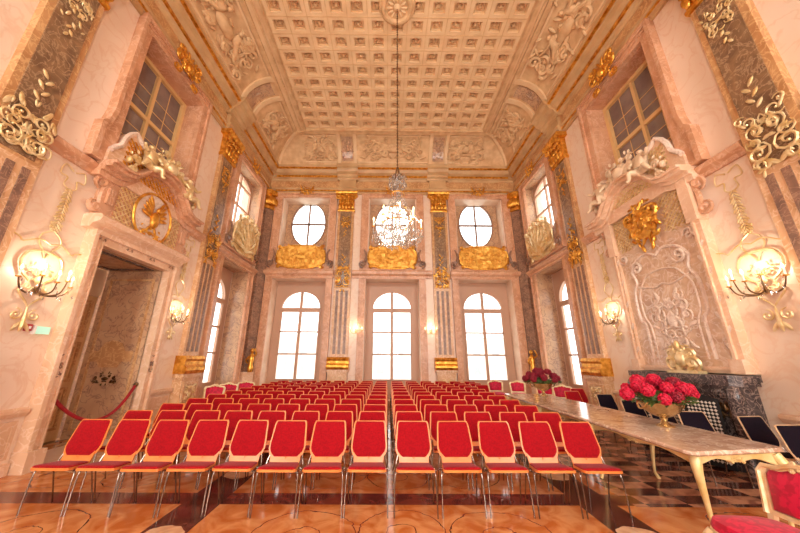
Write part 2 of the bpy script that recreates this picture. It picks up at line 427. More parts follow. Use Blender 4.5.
# flat field with coffers (raised grid below a recessed sheet)
NX = 13; px = .567; X0, X1 = XC+.05-NX*px/2, XC+.05+NX*px/2
py = .478; Y1 = 10.33; NY = 19; Y0 = Y1-NY*py
cl = MB()
cl.box(FW, WL, WR, YF, D, CZ+.13, CZ+.25)
holes = [rect(X0+(i+.19)*px, X0+(i+.81)*px, Y0+(j+.19)*py, Y0+(j+.81)*py) for i in range(NX) for j in range(NY)]
FC = lambda s, n, z: Vector((s, z, CZ+n))
# grid bars
for i in range(NX+1):
    w = .20*px; x = X0+i*px; cl.box(FC, x-w, x+w, 0, .14, Y0-w, Y1+w)
for j in range(NY+1):
    w = .20*py; y = Y0+j*py; cl.box(FC, X0, X1, .001, .14, y-w, y+w)
cl.plate(FC, rect(WL+CI-.02, WR-CI+.02, YF+CI-.02, D-CI+.02), [rect(X0-.02, X1+.02, Y0-.02, Y1+.02)], 0, .14)
ceil = cl.build('ceiling', 'stuccolight'); ceil['kind'] = 'structure'
# ceiling mouldings and coffer rosettes
mo = MB()
for a, b, th in ((.06, .16, .07), (.25, .30, .035), (.02, .04, .09)):
    mo.plate(FC, rect(X0-b, X1+b, Y0-b, Y1+b), [rect(X0-a, X1+a, Y0-a, Y1+a)], -th, 0)
q = CI
mo.plate(FC, rect(WL+q-.05, WR-q+.05, YF+q-.05, D-q+.05), [rect(WL+q+.06, WR-q-.06, YF+q+.06, D-q-.06)], -.07, .02)
for i in range(NX):
    for j in range(NY):
        cx_, cy_ = X0+(i+.5)*px, Y0+(j+.5)*py
        if abs(cx_-XC) < .35 and abs(cy_-5.75) < .35: continue
        if cy_ > 4.5:
            a = .30
            mo.plate(FC, rect(cx_-a*px, cx_+a*px, cy_-a*py, cy_+a*py), [rect(cx_-.245*px, cx_+.245*px, cy_-.245*py, cy_+.245*py)], .05, .14)
            mo.blob((cx_, cy_, CZ+.11), (.06, .06, .07), 8, 4)
            for k in range(6):
                t = k*PI/3; mo.blob((cx_+.07*math.cos(t), cy_+.07*math.sin(t), CZ+.115), (.032, .032, .045), 5, 3)
for i in range(NX+1): mo.box(FC, X0+i*px-.008, X0+i*px+.008, -.014, .02, Y0, Y1)
for j in range(NY+1): mo.box(FC, X0, X1, -.013, .02, Y0+j*py-.008, Y0+j*py+.008)
mo.build('trim_2', 'stucco', smooth=False)['kind'] = 'structure'
# chandelier rosette on the ceiling
ro = thing('ceiling_rosette', (XC+.03, 5.75, CZ), 'round moulded stucco rosette at the middle of the coffered ceiling', 'rosette')
mb = MB(); c = (XC+.03, 5.75, CZ)
mb.lathe(c, [(.0, -.05), (.30, -.05), (.34, -.11), (.40, -.11), (.44, -.04), (.47, -.04), (.50, 0), (.5, .05), (0, .05)], 40)
mb.build('rim', 'stucco', ro, True)
mb = MB()
for k in range(12):
    t = k*PI/6; mb.blob((c[0]+.2*math.cos(t), c[1]+.2*math.sin(t), CZ-.06), (.09, .035, .03), 7, 4, rot=Matrix.Rotation(t, 3, 'Z'))
mb.lathe(c, [(0, -.13), (.05, -.13), (.09, -.09), (.1, -.05), (0, -.05)], 16)
mb.build('leaf_crown', 'stuccolight', ro, True)

# cove ribs and relief
rb = MB(); 
def rib(G, s, w, t0=0, t1=1, off=.07, seg=10):
    for i in range(seg):
        a = t0+(t1-t0)*i/seg; b = t0+(t1-t0)*(i+1)/seg
        vs = [G(s-w/2, 0, a), G(s+w/2, 0, a), G(s+w/2, 0, b), G(s-w/2, 0, b), G(s-w/2, off, a), G(s+w/2, off, a), G(s+w/2, off, b), G(s-w/2, off, b)]
        rb.add(vs, [(4, 5, 6, 7), (0, 1, 5, 4), (2, 3, 7, 6), (1, 2, 6, 5), (3, 0, 4, 7)])
for G in (GL, GR):
    for s in (3.2, 4.0, 8.0, 8.8): rib(G, s, .16)
for s in (-2.37, -1.67, 1.67, 2.37): rib(GB, s, .13)
for G, a, b in ((GL, 4.15, 7.85), (GR, 4.15, 7.85), (GL, 8.95, 10.5), (GR, 8.95, 10.5), (GB, -1.55, 1.55), (GB, 2.5, 3.9), (GB, -3.9, -2.5)):
    for t in (.1, .9):
        N_ = 6
        for i in range(N_):
            s0 = a+(b-a)*i/N_; s1 = a+(b-a)*(i+1)/N_; w = .02
            rb.add([G(s0, 0, t-w), G(s1, 0, t-w), G(s1, .04, t-w), G(s0, .04, t-w), G(s0, 0, t+w), G(s1, 0, t+w), G(s1, .04, t+w), G(s0, .04, t+w)],
                   [(0, 1, 2, 3), (4, 5, 6, 7), (2, 3, 7, 6)])
# mitre ribs on the two far corners
for sx in (0, 1):
    pts = []
    for i in range(11):
        a, z = cove(i/10, .03); pts.append(Vector(((WL+a) if sx == 0 else (WR-a), D-a, z)))
    rb.tube(pts, .075, 6)
rb.build('trim_3', 'stuccolight')['kind'] = 'structure'

def cove_frame(G, L0):                   # ornament drawn in metres on the cove surface
    return lambda s, n, z: G(s, n, .5+z/L0)
def relief_panel(G, c, w, label, seed, name='stucco_relief', m='stucco', num=7, cat='relief', grp='stucco reliefs in the ceiling cove'):
    CF = cove_frame(G, 1.6)
    mb = MB(); R = random.Random(seed)
    # acanthus scrolls running out of the middle, with two reclining figures' volumes
    rocaille(mb, CF, c, 0, w*.96, 1.15, .04, seed, num=num, th=.055, leaves=20)
    for m_ in (1, -1):
        P = [(c+m_*w*(.06+.40*i/16), .035, .22*math.sin(i/16*2*PI*1.0)*(1 if m_ > 0 else 1)) for i in range(17)]
        mb.tube([CF(*p) for p in P], [.045-.0018*i for i in range(17)], 6)
        spiral(mb, CF, c+m_*w*.36, .12, .2, PI if m_ > 0 else 0, -m_, .04, .04, 1.4)
        spiral(mb, CF, c+m_*w*.2, -.2, .16, PI if m_ > 0 else 0, m_, .04, .035, 1.2)
        # putto: trunk, head, limbs flowing into one another
        mb.blob((c+m_*w*.14, .07, .12), (.13, .07, .2), 9, 6, CF, rot=m_*.5)
        mb.blob((c+m_*w*.1, .09, .36), (.07, .065, .08), 8, 5, CF)
        mb.tube([CF(c+m_*w*.14, .08, .05), CF(c+m_*w*.2, .1, -.08), CF(c+m_*w*.27, .06, -.2)], [.07, .06, .035], 7)
        mb.tube([CF(c+m_*w*.14, .08, .22), CF(c+m_*w*.22, .1, .28), CF(c+m_*w*.28, .06, .38)], [.05, .04, .028], 7)
    o = mb.build(name, m, None, True, origin=CF(c, 0, 0)); tag(o, label, cat, grp); return o
relief_panel(GL, 6.1, 3.3, 'stucco relief of scrolls and putti in ceiling cove above the doorway', 3, num=12)
relief_panel(GR, 6.1, 3.3, 'stucco relief of scrolls and putti in ceiling cove above the fireplace', 4, num=12)
relief_panel(GL, 9.95, 1.5, 'stucco relief in left ceiling cove beside the far corner', 5, num=6)
relief_panel(GR, 9.95, 1.5, 'stucco relief in right ceiling cove beside the far corner', 6, num=6)
relief_panel(GB, 0, 2.9, 'wide scrolled stucco relief in cove above the middle end window', 7, num=9)
relief_panel(GB, -3.25, 1.5, 'stucco relief in cove above the left end window', 8, num=6)
relief_panel(GB, 3.25, 1.5, 'stucco relief in cove above the right end window', 9, num=6)
for G, s, lab in ((GL, 3.6, 'small brown marble relief panel in left cove above the near pilaster'), (GR, 3.6, 'small brown marble relief panel in right cove above the near pilaster'),
                  (GL, 8.4, 'small brown marble relief panel in left cove above the far pilaster'), (GR, 8.4, 'small brown marble relief panel in right cove above the far pilaster'),
                  (GB, -2.02, 'small brown marble relief panel in cove above left end-wall pilaster'), (GB, 2.02, 'small brown marble relief panel in cove above right end-wall pilaster')):
    CF = cove_frame(G, 1.6); mb = MB()
    for i in range(8):
        t0 = .14+.72*i/8; t1 = .14+.72*(i+1)/8
        mb.add([G(s-.24, .02, t0), G(s+.24, .02, t0), G(s+.24, .02, t1), G(s-.24, .02, t1), G(s-.24, 0, t0), G(s+.24, 0, t0), G(s+.24, 0, t1), G(s-.24, 0, t1)], [(0, 1, 2, 3), (0, 3, 7, 4), (1, 2, 6, 5)])
    rocaille(mb, CF, s, 0, .42, .95, .03, int(s*10) % 97, num=4, th=.02, leaves=8)
    tag(mb.build('marble_cove_panel', 'reveal', None, True, origin=CF(s, 0, 0)), lab, 'relief', 'marble cove panels over the pilasters')

# entablature: architrave, frieze, cornice, run round the room, breaking forward over pilasters
PB = [-2.02, 2.02]; PS = [3.58, 8.38]; PW = .36
prof_c = [(0, 9.28), (.05, 9.28), (.07, 9.36), (.14, 9.40), (.16, 9.50), (.30, 9.56), (.34, 9.68), (.44, 9.74), (.46, 9.86), (.40, 9.9), (0, 9.9)]
prof_a = [(0, 8.62), (.05, 8.62), (.05, 8.72), (.08, 8.74), (.08, 8.82), (.12, 8.86), (.12, 8.9), (0, 8.9)]
def shift(p, d): return [(n+d if n > 0 else 0, z) for n, z in p]
tc = MB()
def run(F, a, b, brk):
    tc.profile(F, prof_c, a, b); tc.profile(F, prof_a, a, b)
    for c in brk:
        tc.profile(F, shift(prof_c, .12), c-PW-.1, c+PW+.1); tc.profile(F, shift(prof_a, .12), c-PW-.04, c+PW+.04)
        tc.box(F, c-PW, c+PW, 0, .15, 8.9, 9.28)
run(FB, WL-XC, WR-XC, PB); run(FF, WL-XC, WR-XC, PB); run(FL, YF, D, PS); run(FR, YF, D, PS)
tc.build('trim_4', 'tan')['kind'] = 'structure'
gc = MB()                                   # gilded beads of the cornice
for F, a, b in ((FB, WL-XC+.3, WR-XC-.3), (FL, YF, D-.3), (FR, YF, D-.3)):
    gc.profile(F, [(.1, 9.405), (.19, 9.42), (.19, 9.49), (.1, 9.5)], a, b)
    gc.profile(F, [(.3, 9.69), (.455, 9.71), (.455, 9.745), (.3, 9.75)], a, b)
    gc.profile(F, [(.05, 8.735), (.1, 8.745), (.1, 8.8), (.05, 8.81)], a, b)
gc.build('trim_5', 'gold')['kind'] = 'structure'
# frieze of pink marble
fz = MB()
for F, a, b in ((FB, WL-XC, WR-XC), (FL, YF, D), (FR, YF, D)): fz.box(F, a, b, 0, .03, 8.9, 9.28)
fz.build('trim_6', 'ochre')['kind'] = 'structure'

# string course between the storeys and dado
sc = MB()
prof_s = [(0, 4.74), (.05, 4.74), (.06, 4.80), (.12, 4.86), (.14, 4.93), (.1, 4.97), (0, 4.97)]
for F in (FL, FR):
    for a, b in ((YF, 3.2), (3.95, 4.78), (7.30, 8.02), (8.74, 11.9)): sc.profile(F, prof_s, a, b)
for a, b in ((WL-XC, -2.40), (-1.64, 1.64), (2.40, WR-XC)):
    sc.profile(FB, [(0, 4.74), (.08, 4.74), (.10, 4.82), (.18, 4.9), (.2, 5.0), (.16, 5.06), (0, 5.06)], a, b)
sc.build('trim_7', 'pink')['kind'] = 'structure'
for nm, F, segs in (('baseboard_left', FL, ((YF, 3.2), (3.95, 4.9), (7.14, 8.0))), ('baseboard_right', FR, ((YF, 3.2), (3.95, 4.7), (7.10, 8.0)))):
    mb = MB()
    for a, b in segs:
        mb.box(F, a, b, 0, .06, 0, .16); mb.profile(F, [(0, .76), (.05, .76), (.09, .82), (.09, .86), (.04, .88), (0, .88)], a, b)
        mb.box(F, a+.08, b-.08, 0, .02, .24, .68); mb.plate(F, rect(a+.05, b-.05, .21, .71), [rect(a+.1, b-.1, .26, .66)], 0, .035)
    mb.build(nm, 'pinklight')['kind'] = 'structure'

# ------------------------------------------------------------------ pilasters
def pilaster(F, c, label, seed, w=PW-.02, grp='marble pilasters along the walls', bracket='gold'):
    root = thing('pilaster', F(c, .0, 0), label, 'pilaster', grp)
    mb = MB(); mb.box(F, c-w-.06, c+w+.06, 0, .30, 0, .22); mb.box(F, c-w-.01, c+w+.01, 0, .24, .22, 1.18)
    mb.box(F, c-w-.05, c+w+.05, 0, .28, 1.10, 1.2)
    mb.plate(F, rect(c-w+.04, c+w-.04, .34, 1.0), [rect(c-w+.1, c+w-.1, .4, .94)], .2, .27)
    mb.build('pedestal', 'honey', root)
    mb = MB(); rocaille(mb, F, c, .67, .42, .5, .26, seed+9, 3, .018, leaves=6); mb.build('pedestal_ornament', 'palegold', root, True)
    mb = MB()
    mb.profile(F, [(0, 1.2), (.3, 1.2), (.33, 1.28), (.33, 1.36), (.26, 1.42), (.26, 1.5), (.29, 1.56), (.24, 1.64), (0, 1.64)], c-w-.07, c+w+.07)
    mb.build('base_moulding', 'gold', root)
    mb = MB(); mb.box(F, c-w, c+w, 0, .12, 1.64, 4.3); mb.build('lower_shaft', 'honey', root)
    mb = MB()
    for k in (-1, 0, 1):
        s = c+k*.19; mb.profile(lambda a, n, z: F(n+s-.0, a, z) if False else F(a, n, z), [(.12, 1.75), (.135, 1.75), (.135, 4.2), (.12, 4.2)], s-.05, s+.05)
    mb.build('fluting', 'flute', root)
    mb = MB(); mb.box(F, c-w, c+w, 0, .12, 4.3, 7.75); mb.build('upper_shaft', 'ochre', root)
    mb = MB(); mb.box(F, c-w+.1, c+w-.1, .1, .135, 4.35, 7.7); mb.build('shaft_panel', 'grey', root)
    mb = MB()
    rocaille(mb, F, c, 4.75, .62, 1.05, .16, seed, 9, .014, leaves=16, core=False)
    for m in (1, -1): spiral(mb, F, c+m*.17, 4.55, .17, PI/2, m, .17, .018, 1.5); spiral(mb, F, c+m*.12, 4.9, .13, -PI/2, m, .17, .016, 1.4)
    for i in range(5): leaf(mb, F, c, 5.25+i*.1, .14, .06, PI/2+(-1)**i*.7, .15)
    mb.build('bracket_ornament', bracket, root, True)
    mb = MB(); rocaille(mb, F, c, 7.15, .46, .6, .15, seed+4, 6, .012, leaves=12, core=False)
    for i in range(4): leaf(mb, F, c, 6.86-i*.08, .1, .05, -PI/2+(-1)**i*.6, .15)
    mb.build('festoon', bracket, root, True)
    # corinthian-like capital
    mb = MB(); mb.box(F, c-w, c+w, 0, .16, 7.75, 8.5); mb.profile(F, [(0, 8.48), (.28, 8.48), (.34, 8.55), (.34, 8.62), (0, 8.62)], c-w-.13, c+w+.13)
    mb.profile(F, [(0, 7.72), (.17, 7.72), (.19, 7.77), (.17, 7.82), (0, 7.82)], c-w-.03, c+w+.03)
    for row, zz, k_ in ((0, 7.95, 5), (1, 8.15, 4)):
        for k in range(k_):
            s = c-w+.07+(2*w-.14)*k/(k_-1); mb.blob((s, .19, zz), (.075, .06, .15), 7, 5, F); mb.blob((s, .25, zz+.12), (.06, .05, .04), 6, 4, F)
    for m in (1, -1):
        spiral(mb, F, c+m*.35, 8.38, .13, PI/2, m, .24, .035, 1.4); spiral(mb, F, c+m*.09, 8.36, .08, PI/2, -m, .22, .022, 1.3)
    mb.blob((c, .25, 8.5), (.08, .05, .07), 7, 4, F)
    for k in range(5): leaf(mb, F, c-.3+.15*k, 7.86, .2, .1, PI/2, .22, .03)
    mb.build('capital', 'gold', root, True)
    return root
pilaster(FL, PS[0], 'tall grey marble pilaster nearest on the left wall', 11, bracket='palegold')
pilaster(FR, PS[0], 'tall grey marble pilaster nearest on the right wall', 12, bracket='palegold')
pilaster(FL, PS[1], 'fluted pilaster on the left wall just beyond the doorway', 13)
pilaster(FR, PS[1], 'fluted pilaster on the right wall just beyond the fireplace', 14)
pilaster(FB, PB[0], 'end wall pilaster between the left and middle windows', 15)
pilaster(FB, PB[1], 'end wall pilaster between the middle and right windows', 16)
def corner_pier(side):
    x = WL if side < 0 else WR; Fx = (lambda a, b, z: Vector((x+a*(-side)*1.0, D-b, z)))
    root = thing('corner_pilaster', (x, D, 0), 'brown marble corner pilaster in the far %s corner' % ('left' if side < 0 else 'right'), 'pilaster', 'corner pilasters')
    mb = MB(); mb.plate(lambda s, n, z: Vector((x-side*s, D-z, n)), [(0, 0), (.34, 0), (.34, .12), (.12, .34), (0, .34)], [], 0, 7.75); mb.build('shaft', 'flute', root)
    mb = MB()
    for z0, z1, e in ((7.75, 7.84, .05), (8.4, 8.62, .1), (7.84, 8.4, .02)):
        mb.plate(lambda s, n, z: Vector((x-side*s, D-z, n)), [(0, 0), (.34+e, 0), (.34+e, .12+e), (.12+e, .34+e), (0, .34+e)], [], z0, z1)
    for i in range(8):
        a = i/7*PI/2; mb.blob((x-side*(.12+.3*math.cos(a)), D-(.12+.3*math.sin(a)), 8.1), (.08, .08, .2), 7, 4)
    mb.build('capital', 'gold', root, True)
    mb = MB(); mb.plate(lambda s, n, z: Vector((x-side*s, D-z, n)), [(0, 0), (.4, 0), (.4, .16), (.16, .4), (0, .4)], [], 0, 1.1); mb.build('pedestal', 'pinklight', root)
    # gilded figure bracket at sill height
    mb = MB(); c = Vector((x-side*.34, D-.34, 1.35))
    mb.lathe(c, [(0, -.25), (.08, -.25), (.11, -.1), (.07, .05), (.1, .2), (.07, .36), (.03, .42), (0, .42)], 10)
    mb.blob(c+Vector((0, 0, .5)), (.075, .075, .09), 8, 6)
    mb.tube([c+Vector((-.08, 0, .3)), c+Vector((-.17, -.05, .15)), c+Vector((-.06, -.1, .05))], [.035, .03, .025], 6)
    mb.tube([c+Vector((.08, 0, .3)), c+Vector((.18, -.05, .4)), c+Vector((.1, -.06, .58))], [.035, .03, .025], 6)
    tag(mb.build('gilded_statuette', 'gold', None, True, origin=c-Vector((0, 0, .25))), 'gilded statuette standing on the %s corner pedestal' % ('left' if side < 0 else 'right'), 'statuette', 'gilded corner statuettes')
corner_pier(-1); corner_pier(1)

# ------------------------------------------------------------------ windows of the end wall and side bays
win_n = [0]
def surround(F, c, hw, label, z0=0, z1=LZ1, u0=UZ0, u1=UZ1):
    root = thing('window_surround', F(c, 0, 0), label, 'window surround', 'pink marble window surrounds')
    mb = MB(); e = .26
    mb.plate(F, rect(c-hw-e, c+hw+e, .02, z1+.04), [rect(c-hw, c+hw, LZ0, z1-.001)], .0, .10)
    mb.plate(F, rect(c-hw-e, c+hw+e, .02, z1+.04), [rect(c-hw-e+.06, c+hw+e-.06, .08, z1-.02)], .1, .14)
    mb.build('lower_architrave', 'pink', root)
    mb = MB()
    mb.plate(F, rect(c-hw-e, c+hw+e, 5.06, u1+.2), [rect(c-hw+.05, c+hw-.05, u0, u1)], 0, .10)
    mb.plate(F, rect(c-hw-e, c+hw+e, 5.06, u1+.2), [rect(c-hw-e+.06, c+hw+e-.06, 5.1, u1+.13)], .1, .14)
    mb.build('upper_architrave', 'pink', root)
    mb = MB()
    for q0, q1, w_, dp in ((LZ0, z1, hw, .56), (u0, u1, (hw-.08 if F is FB else hw), .30 if F is not FB else .56)):
        for m in (1, -1): mb.box(F, c+m*w_, c+m*(w_-.012), -dp, .02, q0, q1)
        mb.box(F, c-w_, c+w_, -dp, .02, q1-.012, q1)
    mb.build('reveal_lining', 'reveallit' if F is FB else 'reveal', root)
    mb = MB()
    for m in (1, -1):
        spiral(mb, F, c+m*(hw+.12), 5.3, .16, -PI/2, m, .18, .045, 1.3); mb.tube([F(c+m*(hw+.02), .17, 5.42), F(c+m*(hw-.02), .17, 5.7), F(c+m*(hw+.08), .15, 5.95)], [.07, .05, .03], 6)
    mb.build('console', 'flute', root, True)
    mb = MB(); rocaille(mb, F, c, 8.72, .7, .42, .2, 31, 4, .022, leaves=10); mb.build('crowning_ornament', 'gold', root, True)
    return root
def gilt_panel(F, c, hw, label, z0=5.12, z1=6.12, m='goldrelief', tilt=0.0, seed=0):
    root = thing('gilded_relief_panel', F(c, .1, z0), label, 'relief panel', 'gilded relief panels beneath the oval windows')
    zc = (z0+z1)/2; hh = (z1-z0)/2
    G = lambda s, n, z: F(s, n+tilt*(z-z0), z)
    pts = []
    for i in range(40):
        a = 2*PI*i/40; r = 1+.05*math.cos(4*a)+.035*math.cos(8*a)
        x = abs(math.cos(a))**.36*math.copysign(1, math.cos(a)); y = abs(math.sin(a))**.36*math.copysign(1, math.sin(a))
        pts.append((c+hw*r*x*.95, zc+hh*r*y*.92))
    mb = MB(); mb.plate(G, pts, [], .10, .15); mb.build('ground', m, root)
    ins = lambda s, z: abs((s-c)/hw)**6+abs((z-zc)/hh)**6 < .55
    mb = MB(); mb.grid(G, c-hw, c+hw, z0, z1, 44, 26, lambda a, b: .165+.05*noise.noise(Vector((a*5+seed, b*5, seed)))+.03*noise.noise(Vector((a*14+seed, b*14, seed))), ins)
    rocaille(mb, G, c, zc, hw*1.7, hh*1.5, .19, 40+seed, 8, .02, leaves=16)
    mb.build('relief', m, root, True)
    mb = MB(); P = pts+[pts[0]]
    mb.tube([G(a, .16, b) for a, b in P], .035, 6)
    for m_ in (1, -1):
        spiral(mb, G, c+m_*hw*.9, z1-.08, .1, 0, m_, .17, .03); spiral(mb, G, c+m_*hw*.9, z0+.08, .1, 0, -m_, .17, .03)
    if m == 'palegold':
        for q in range(9):
            a = PI*(q+.5)/9; mb.tube([G(c, .2, z0+.1), G(c+hw*.4*math.cos(a), .26, z0+.1+hh*.8*math.sin(a)), G(c+hw*.85*math.cos(a), .17, z0+.1+hh*1.75*math.sin(a))], [.03, .06, .05], 6)
        spiral(mb, G, c, z1+.08, .12, -PI/2, 1, .17, .04); rocaille(mb, G, c, z1-.05, hw*1.7, .4, .17, 3, 5, .04, leaves=10)
    mb.build('scrolled_border', 'gold' if m != 'palegold' else 'palegold', root, True)
    return root
def lower_window(F, c, hw, zb=.12):
    win_n[0] += 1
    w = struct('window_%d' % win_n[0], F(c, -.62, 0))
    gw = hw-.31; sp = 3.60
    mb = MB()
    mb.plate(F, rect(c-hw, c+hw, zb, LZ1), [arch(c, gw, .82, sp, .68)], -.66, -.58)
    mb.build('window_frame', 'muntin', w)
    mb = MB(); mb.plate(F, arch(c, gw+.035, .79, sp, .71), [arch(c, gw, .82, sp, .68)], -.58, -.54)
    mb.box(F, c-.055, c+.055, -.63, -.55, .82, sp+.67); mb.box(F, c-gw, c+gw, -.63, -.53, sp-.17, sp)
    for z in (1.75, 2.62): mb.box(F, c-gw, c+gw, -.62, -.56, z-.03, z+.03)
    for m in (1, -1): mb.box(F, c+m*gw-.03, c+m*gw+.03, -.63, -.56, .82, sp)
    mb.build('muntins', 'muntin', w)
    mb = MB(); mb.plate(F, arch(c, gw, .82, sp, .68), [], -.615, -.605); mb.build('pane', 'glass', w)
def oval_window(F, c, hw):
    win_n[0] += 1
    w = struct('window_%d' % win_n[0], F(c, -.62, UZ0))
    mb = MB(); mb.plate(F, rect(c-hw, c+hw, UZ0, UZ1+.0), [ell(c, 7.42, .75, 1.06, 36)], -.66, -.58); mb.build('window_frame', 'reveal', w)
    mb = MB(); mb.plate(F, ell(c, 7.42, .79, 1.1, 36), [ell(c, 7.42, .74, 1.05, 36)], -.6, -.54)
    mb.box(F, c-.035, c+.035, -.63, -.56, 6.36, 8.48); mb.box(F, c-.75, c+.75, -.63, -.56, 7.38, 7.45); mb.build('muntins', 'flute', w)
    mb = MB(); mb.plate(F, ell(c, 7.42, .75, 1.06, 36), [], -.615, -.605); mb.build('pane', 'glass', w)
def tall_window(F, c, hw):
    win_n[0] += 1
    w = struct('window_%d' % win_n[0], F(c, -.62, UZ0))
    mb = MB(); mb.plate(F, rect(c-hw, c+hw, UZ0, UZ1), [arch(c, hw-.08, 5.4, 7.95, .38)], -.40, -.32); mb.build('window_frame', 'muntin', w)
    mb = MB(); mb.box(F, c-.03, c+.03, -.37, -.3, 5.4, 8.3)
    for z in (6.2, 7.1, 7.95): mb.box(F, c-hw+.08, c+hw-.08, -.37, -.3, z-.03, z+.03)
    mb.build('muntins', 'muntin', w)
    mb = MB(); mb.plate(F, arch(c, hw-.08, 5.4, 7.95, .38), [], -.36, -.35); mb.build('pane', 'glass', w)
for c, nm in ((-BAY, 'left'), (0, 'middle'), (BAY, 'right')):
    lower_window(FB, c, OW); oval_window(FB, c, 1.02+.0)
    surround(FB, c, OW, 'pink marble surround of the %s end wall window' % nm)
    gilt_panel(FB, c, .98, 'gilded relief panel beneath the %s oval window of the end wall' % nm, seed=int(c*3))
for F, nm in ((FL, 'left'), (FR, 'right')):
    lower_window(F, SC_, SH); tall_window(F, SC_, SH)
    surround(F, SC_, SH, 'pink marble surround of the %s wall window bay' % nm)
    gilt_panel(F, SC_, .86, 'pale gilded openwork panel in the %s wall window bay' % nm, 5.12, 6.3, 'palegold', .12, 7)
for c in (-BAY, 0, BAY):
    lower_window(FF, c, OW); oval_window(FF, c, 1.02)

# ------------------------------------------------------------------ doorway and overdoor (left), overmantel (right)
def inner_window(F, nm):
    win_n[0] += 1; c, hw = UWC, UWH
    w = struct('window_%d' % win_n[0], F(c, -.4, UW0))
    mb = MB(); mb.box(F, c-hw, c+hw, -.50, -.45, UW0, UW1); mb.build('pane', 'dimglass', w)
    mb = MB(); mb.box(F, c-.04, c+.04, -.45, -.38, UW0, UW1)
    for s in (-.47, .47): mb.box(F, c+s-.006, c+s+.006, -.45, -.435, UW0, UW1)
    for z in (5.9, 6.25, 6.6, 7.35, 7.7): mb.box(F, c-hw, c+hw, -.45, -.436, z-.006, z+.006)
    mb.box(F, c-hw, c+hw, -.45, -.385, 6.95, 7.05)
    mb.plate(F, rect(c-hw, c+hw, UW0, UW1), [rect(c-hw+.11, c+hw-.11, UW0+.08, UW1-.1)], -.45, -.36)
    mb.build('window_frame', 'muntingold', w)
    r = thing('window_surround', F(c, 0, UW0), 'pink marble surround of the dim upper window above the %s' % nm, 'window surround', 'pink marble window surrounds')
    mb = MB(); e = .27
    out = [(c-hw-e-.14, 5.0), (c+hw+e+.14, 5.0), (c+hw+e+.14, 5.75), (c+hw+e+.04, 5.85), (c+hw+e, 6.1), (c+hw+e, UW1+.3), (c-hw-e, UW1+.3), (c-hw-e, 6.1), (c-hw-e-.04, 5.85), (c-hw-e-.14, 5.75)]
    mb.plate(F, out, [rect(c-hw, c+hw, UW0, UW1)], 0, .12)
    for m in (1, -1): mb.box(F, c+m*hw, c+m*(hw-.012), -.56, .02, UW0, UW1)
    mb.box(F, c-hw, c+hw, -.56, .02, UW1-.012, UW1)
    for q in (.10, .2): mb.plate(F, rect(c-hw-e+.1, c+hw+e-.1, UW1+q, UW1+q+.05), [], .12, .15)
    inner = [(c+(a-c)*.93, 5.05 if b < 5.1 else (b-.05 if b > 8 else b)) for a, b in out]
    mb.plate(F, out, [inner], .12, .17)
    mb.build('architrave', 'pink', r)
    mb = MB(); rocaille(mb, F, c, UW1+.2, .8, .75, .26, 77, 8, .026, leaves=22); mb.blob((c, .3, UW1+.22), (.1, .08, .14), 9, 6, F)
    mb.build('crowning_ornament', 'gold', r, True)
inner_window(FL, 'doorway'); inner_window(FR, 'fireplace')

PED = [(-1.34, 4.86), (-.98, 4.86), (-.80, 4.92), (-.62, 5.12), (-.42, 5.34), (-.2, 5.42), (0, 5.44), (.2, 5.42), (.42, 5.34), (.62, 5.12), (.80, 4.92), (.98, 4.86), (1.34, 4.86)]
def band(mb, F, c, path, z0, z1, n0, n1):
    mb.plate(F, [(c+a, b+z0) for a, b in path]+[(c+a, b+z1) for a, b in reversed(path)], [], n0, n1)
def putto(F, s, z, n, m, name, mt, root, k=1.0):
    """one continuous winged child, seated and leaning outwards, grown with a Skin modifier"""
    J = [(0, 0, .0, .085), (0, .02, .14, .10), (.02, .0, .27, .085), (.03, .0, .33, .04), (.04, .02, .41, .075),   # pelvis, belly, chest, neck, head
         (.12, .03, .27, .05), (.22, .08, .20, .038), (.30, .12, .28, .028),                                   # outer arm
         (-.08, .03, .26, .05), (-.16, .10, .17, .038), (-.10, .16, .09, .028),                                 # inner arm
         (.08, .06, -.03, .07), (.20, .16, .0, .055), (.27, .15, -.15, .035), (.32, .2, -.17, .025),            # outer leg
         (-.06, .08, -.03, .07), (-.10, .2, .0, .055), (-.12, .2, -.16, .035), (-.13, .26, -.18, .025)]
    E_ = [(0, 1), (1, 2), (2, 3), (3, 4), (2, 5), (5, 6), (6, 7), (2, 8), (8, 9), (9, 10), (0, 11), (11, 12), (12, 13), (13, 14), (0, 15), (15, 16), (16, 17), (17, 18)]
    off = Vector(root.location)
    me = bpy.data.meshes.new(name)
    me.from_pydata([F(s+m*a*k, n+b*k, z+c*k)-off for a, b, c, r in J], E_, [])
    o = bpy.data.objects.new(name, me); COL.objects.link(o); o.parent = root
    sk = o.modifiers.new('Skin', 'SKIN'); sk.use_smooth_shade = True
    for i, (a, b, c, r) in enumerate(J):
        v = me.skin_vertices[0].data[i]; v.radius = (r*k, r*k); v.use_root = (i == 0)
    sb = o.modifiers.new('Sub', 'SUBSURF'); sb.levels = 1; sb.render_levels = 1
    me.materials.append(M[mt])
    return o
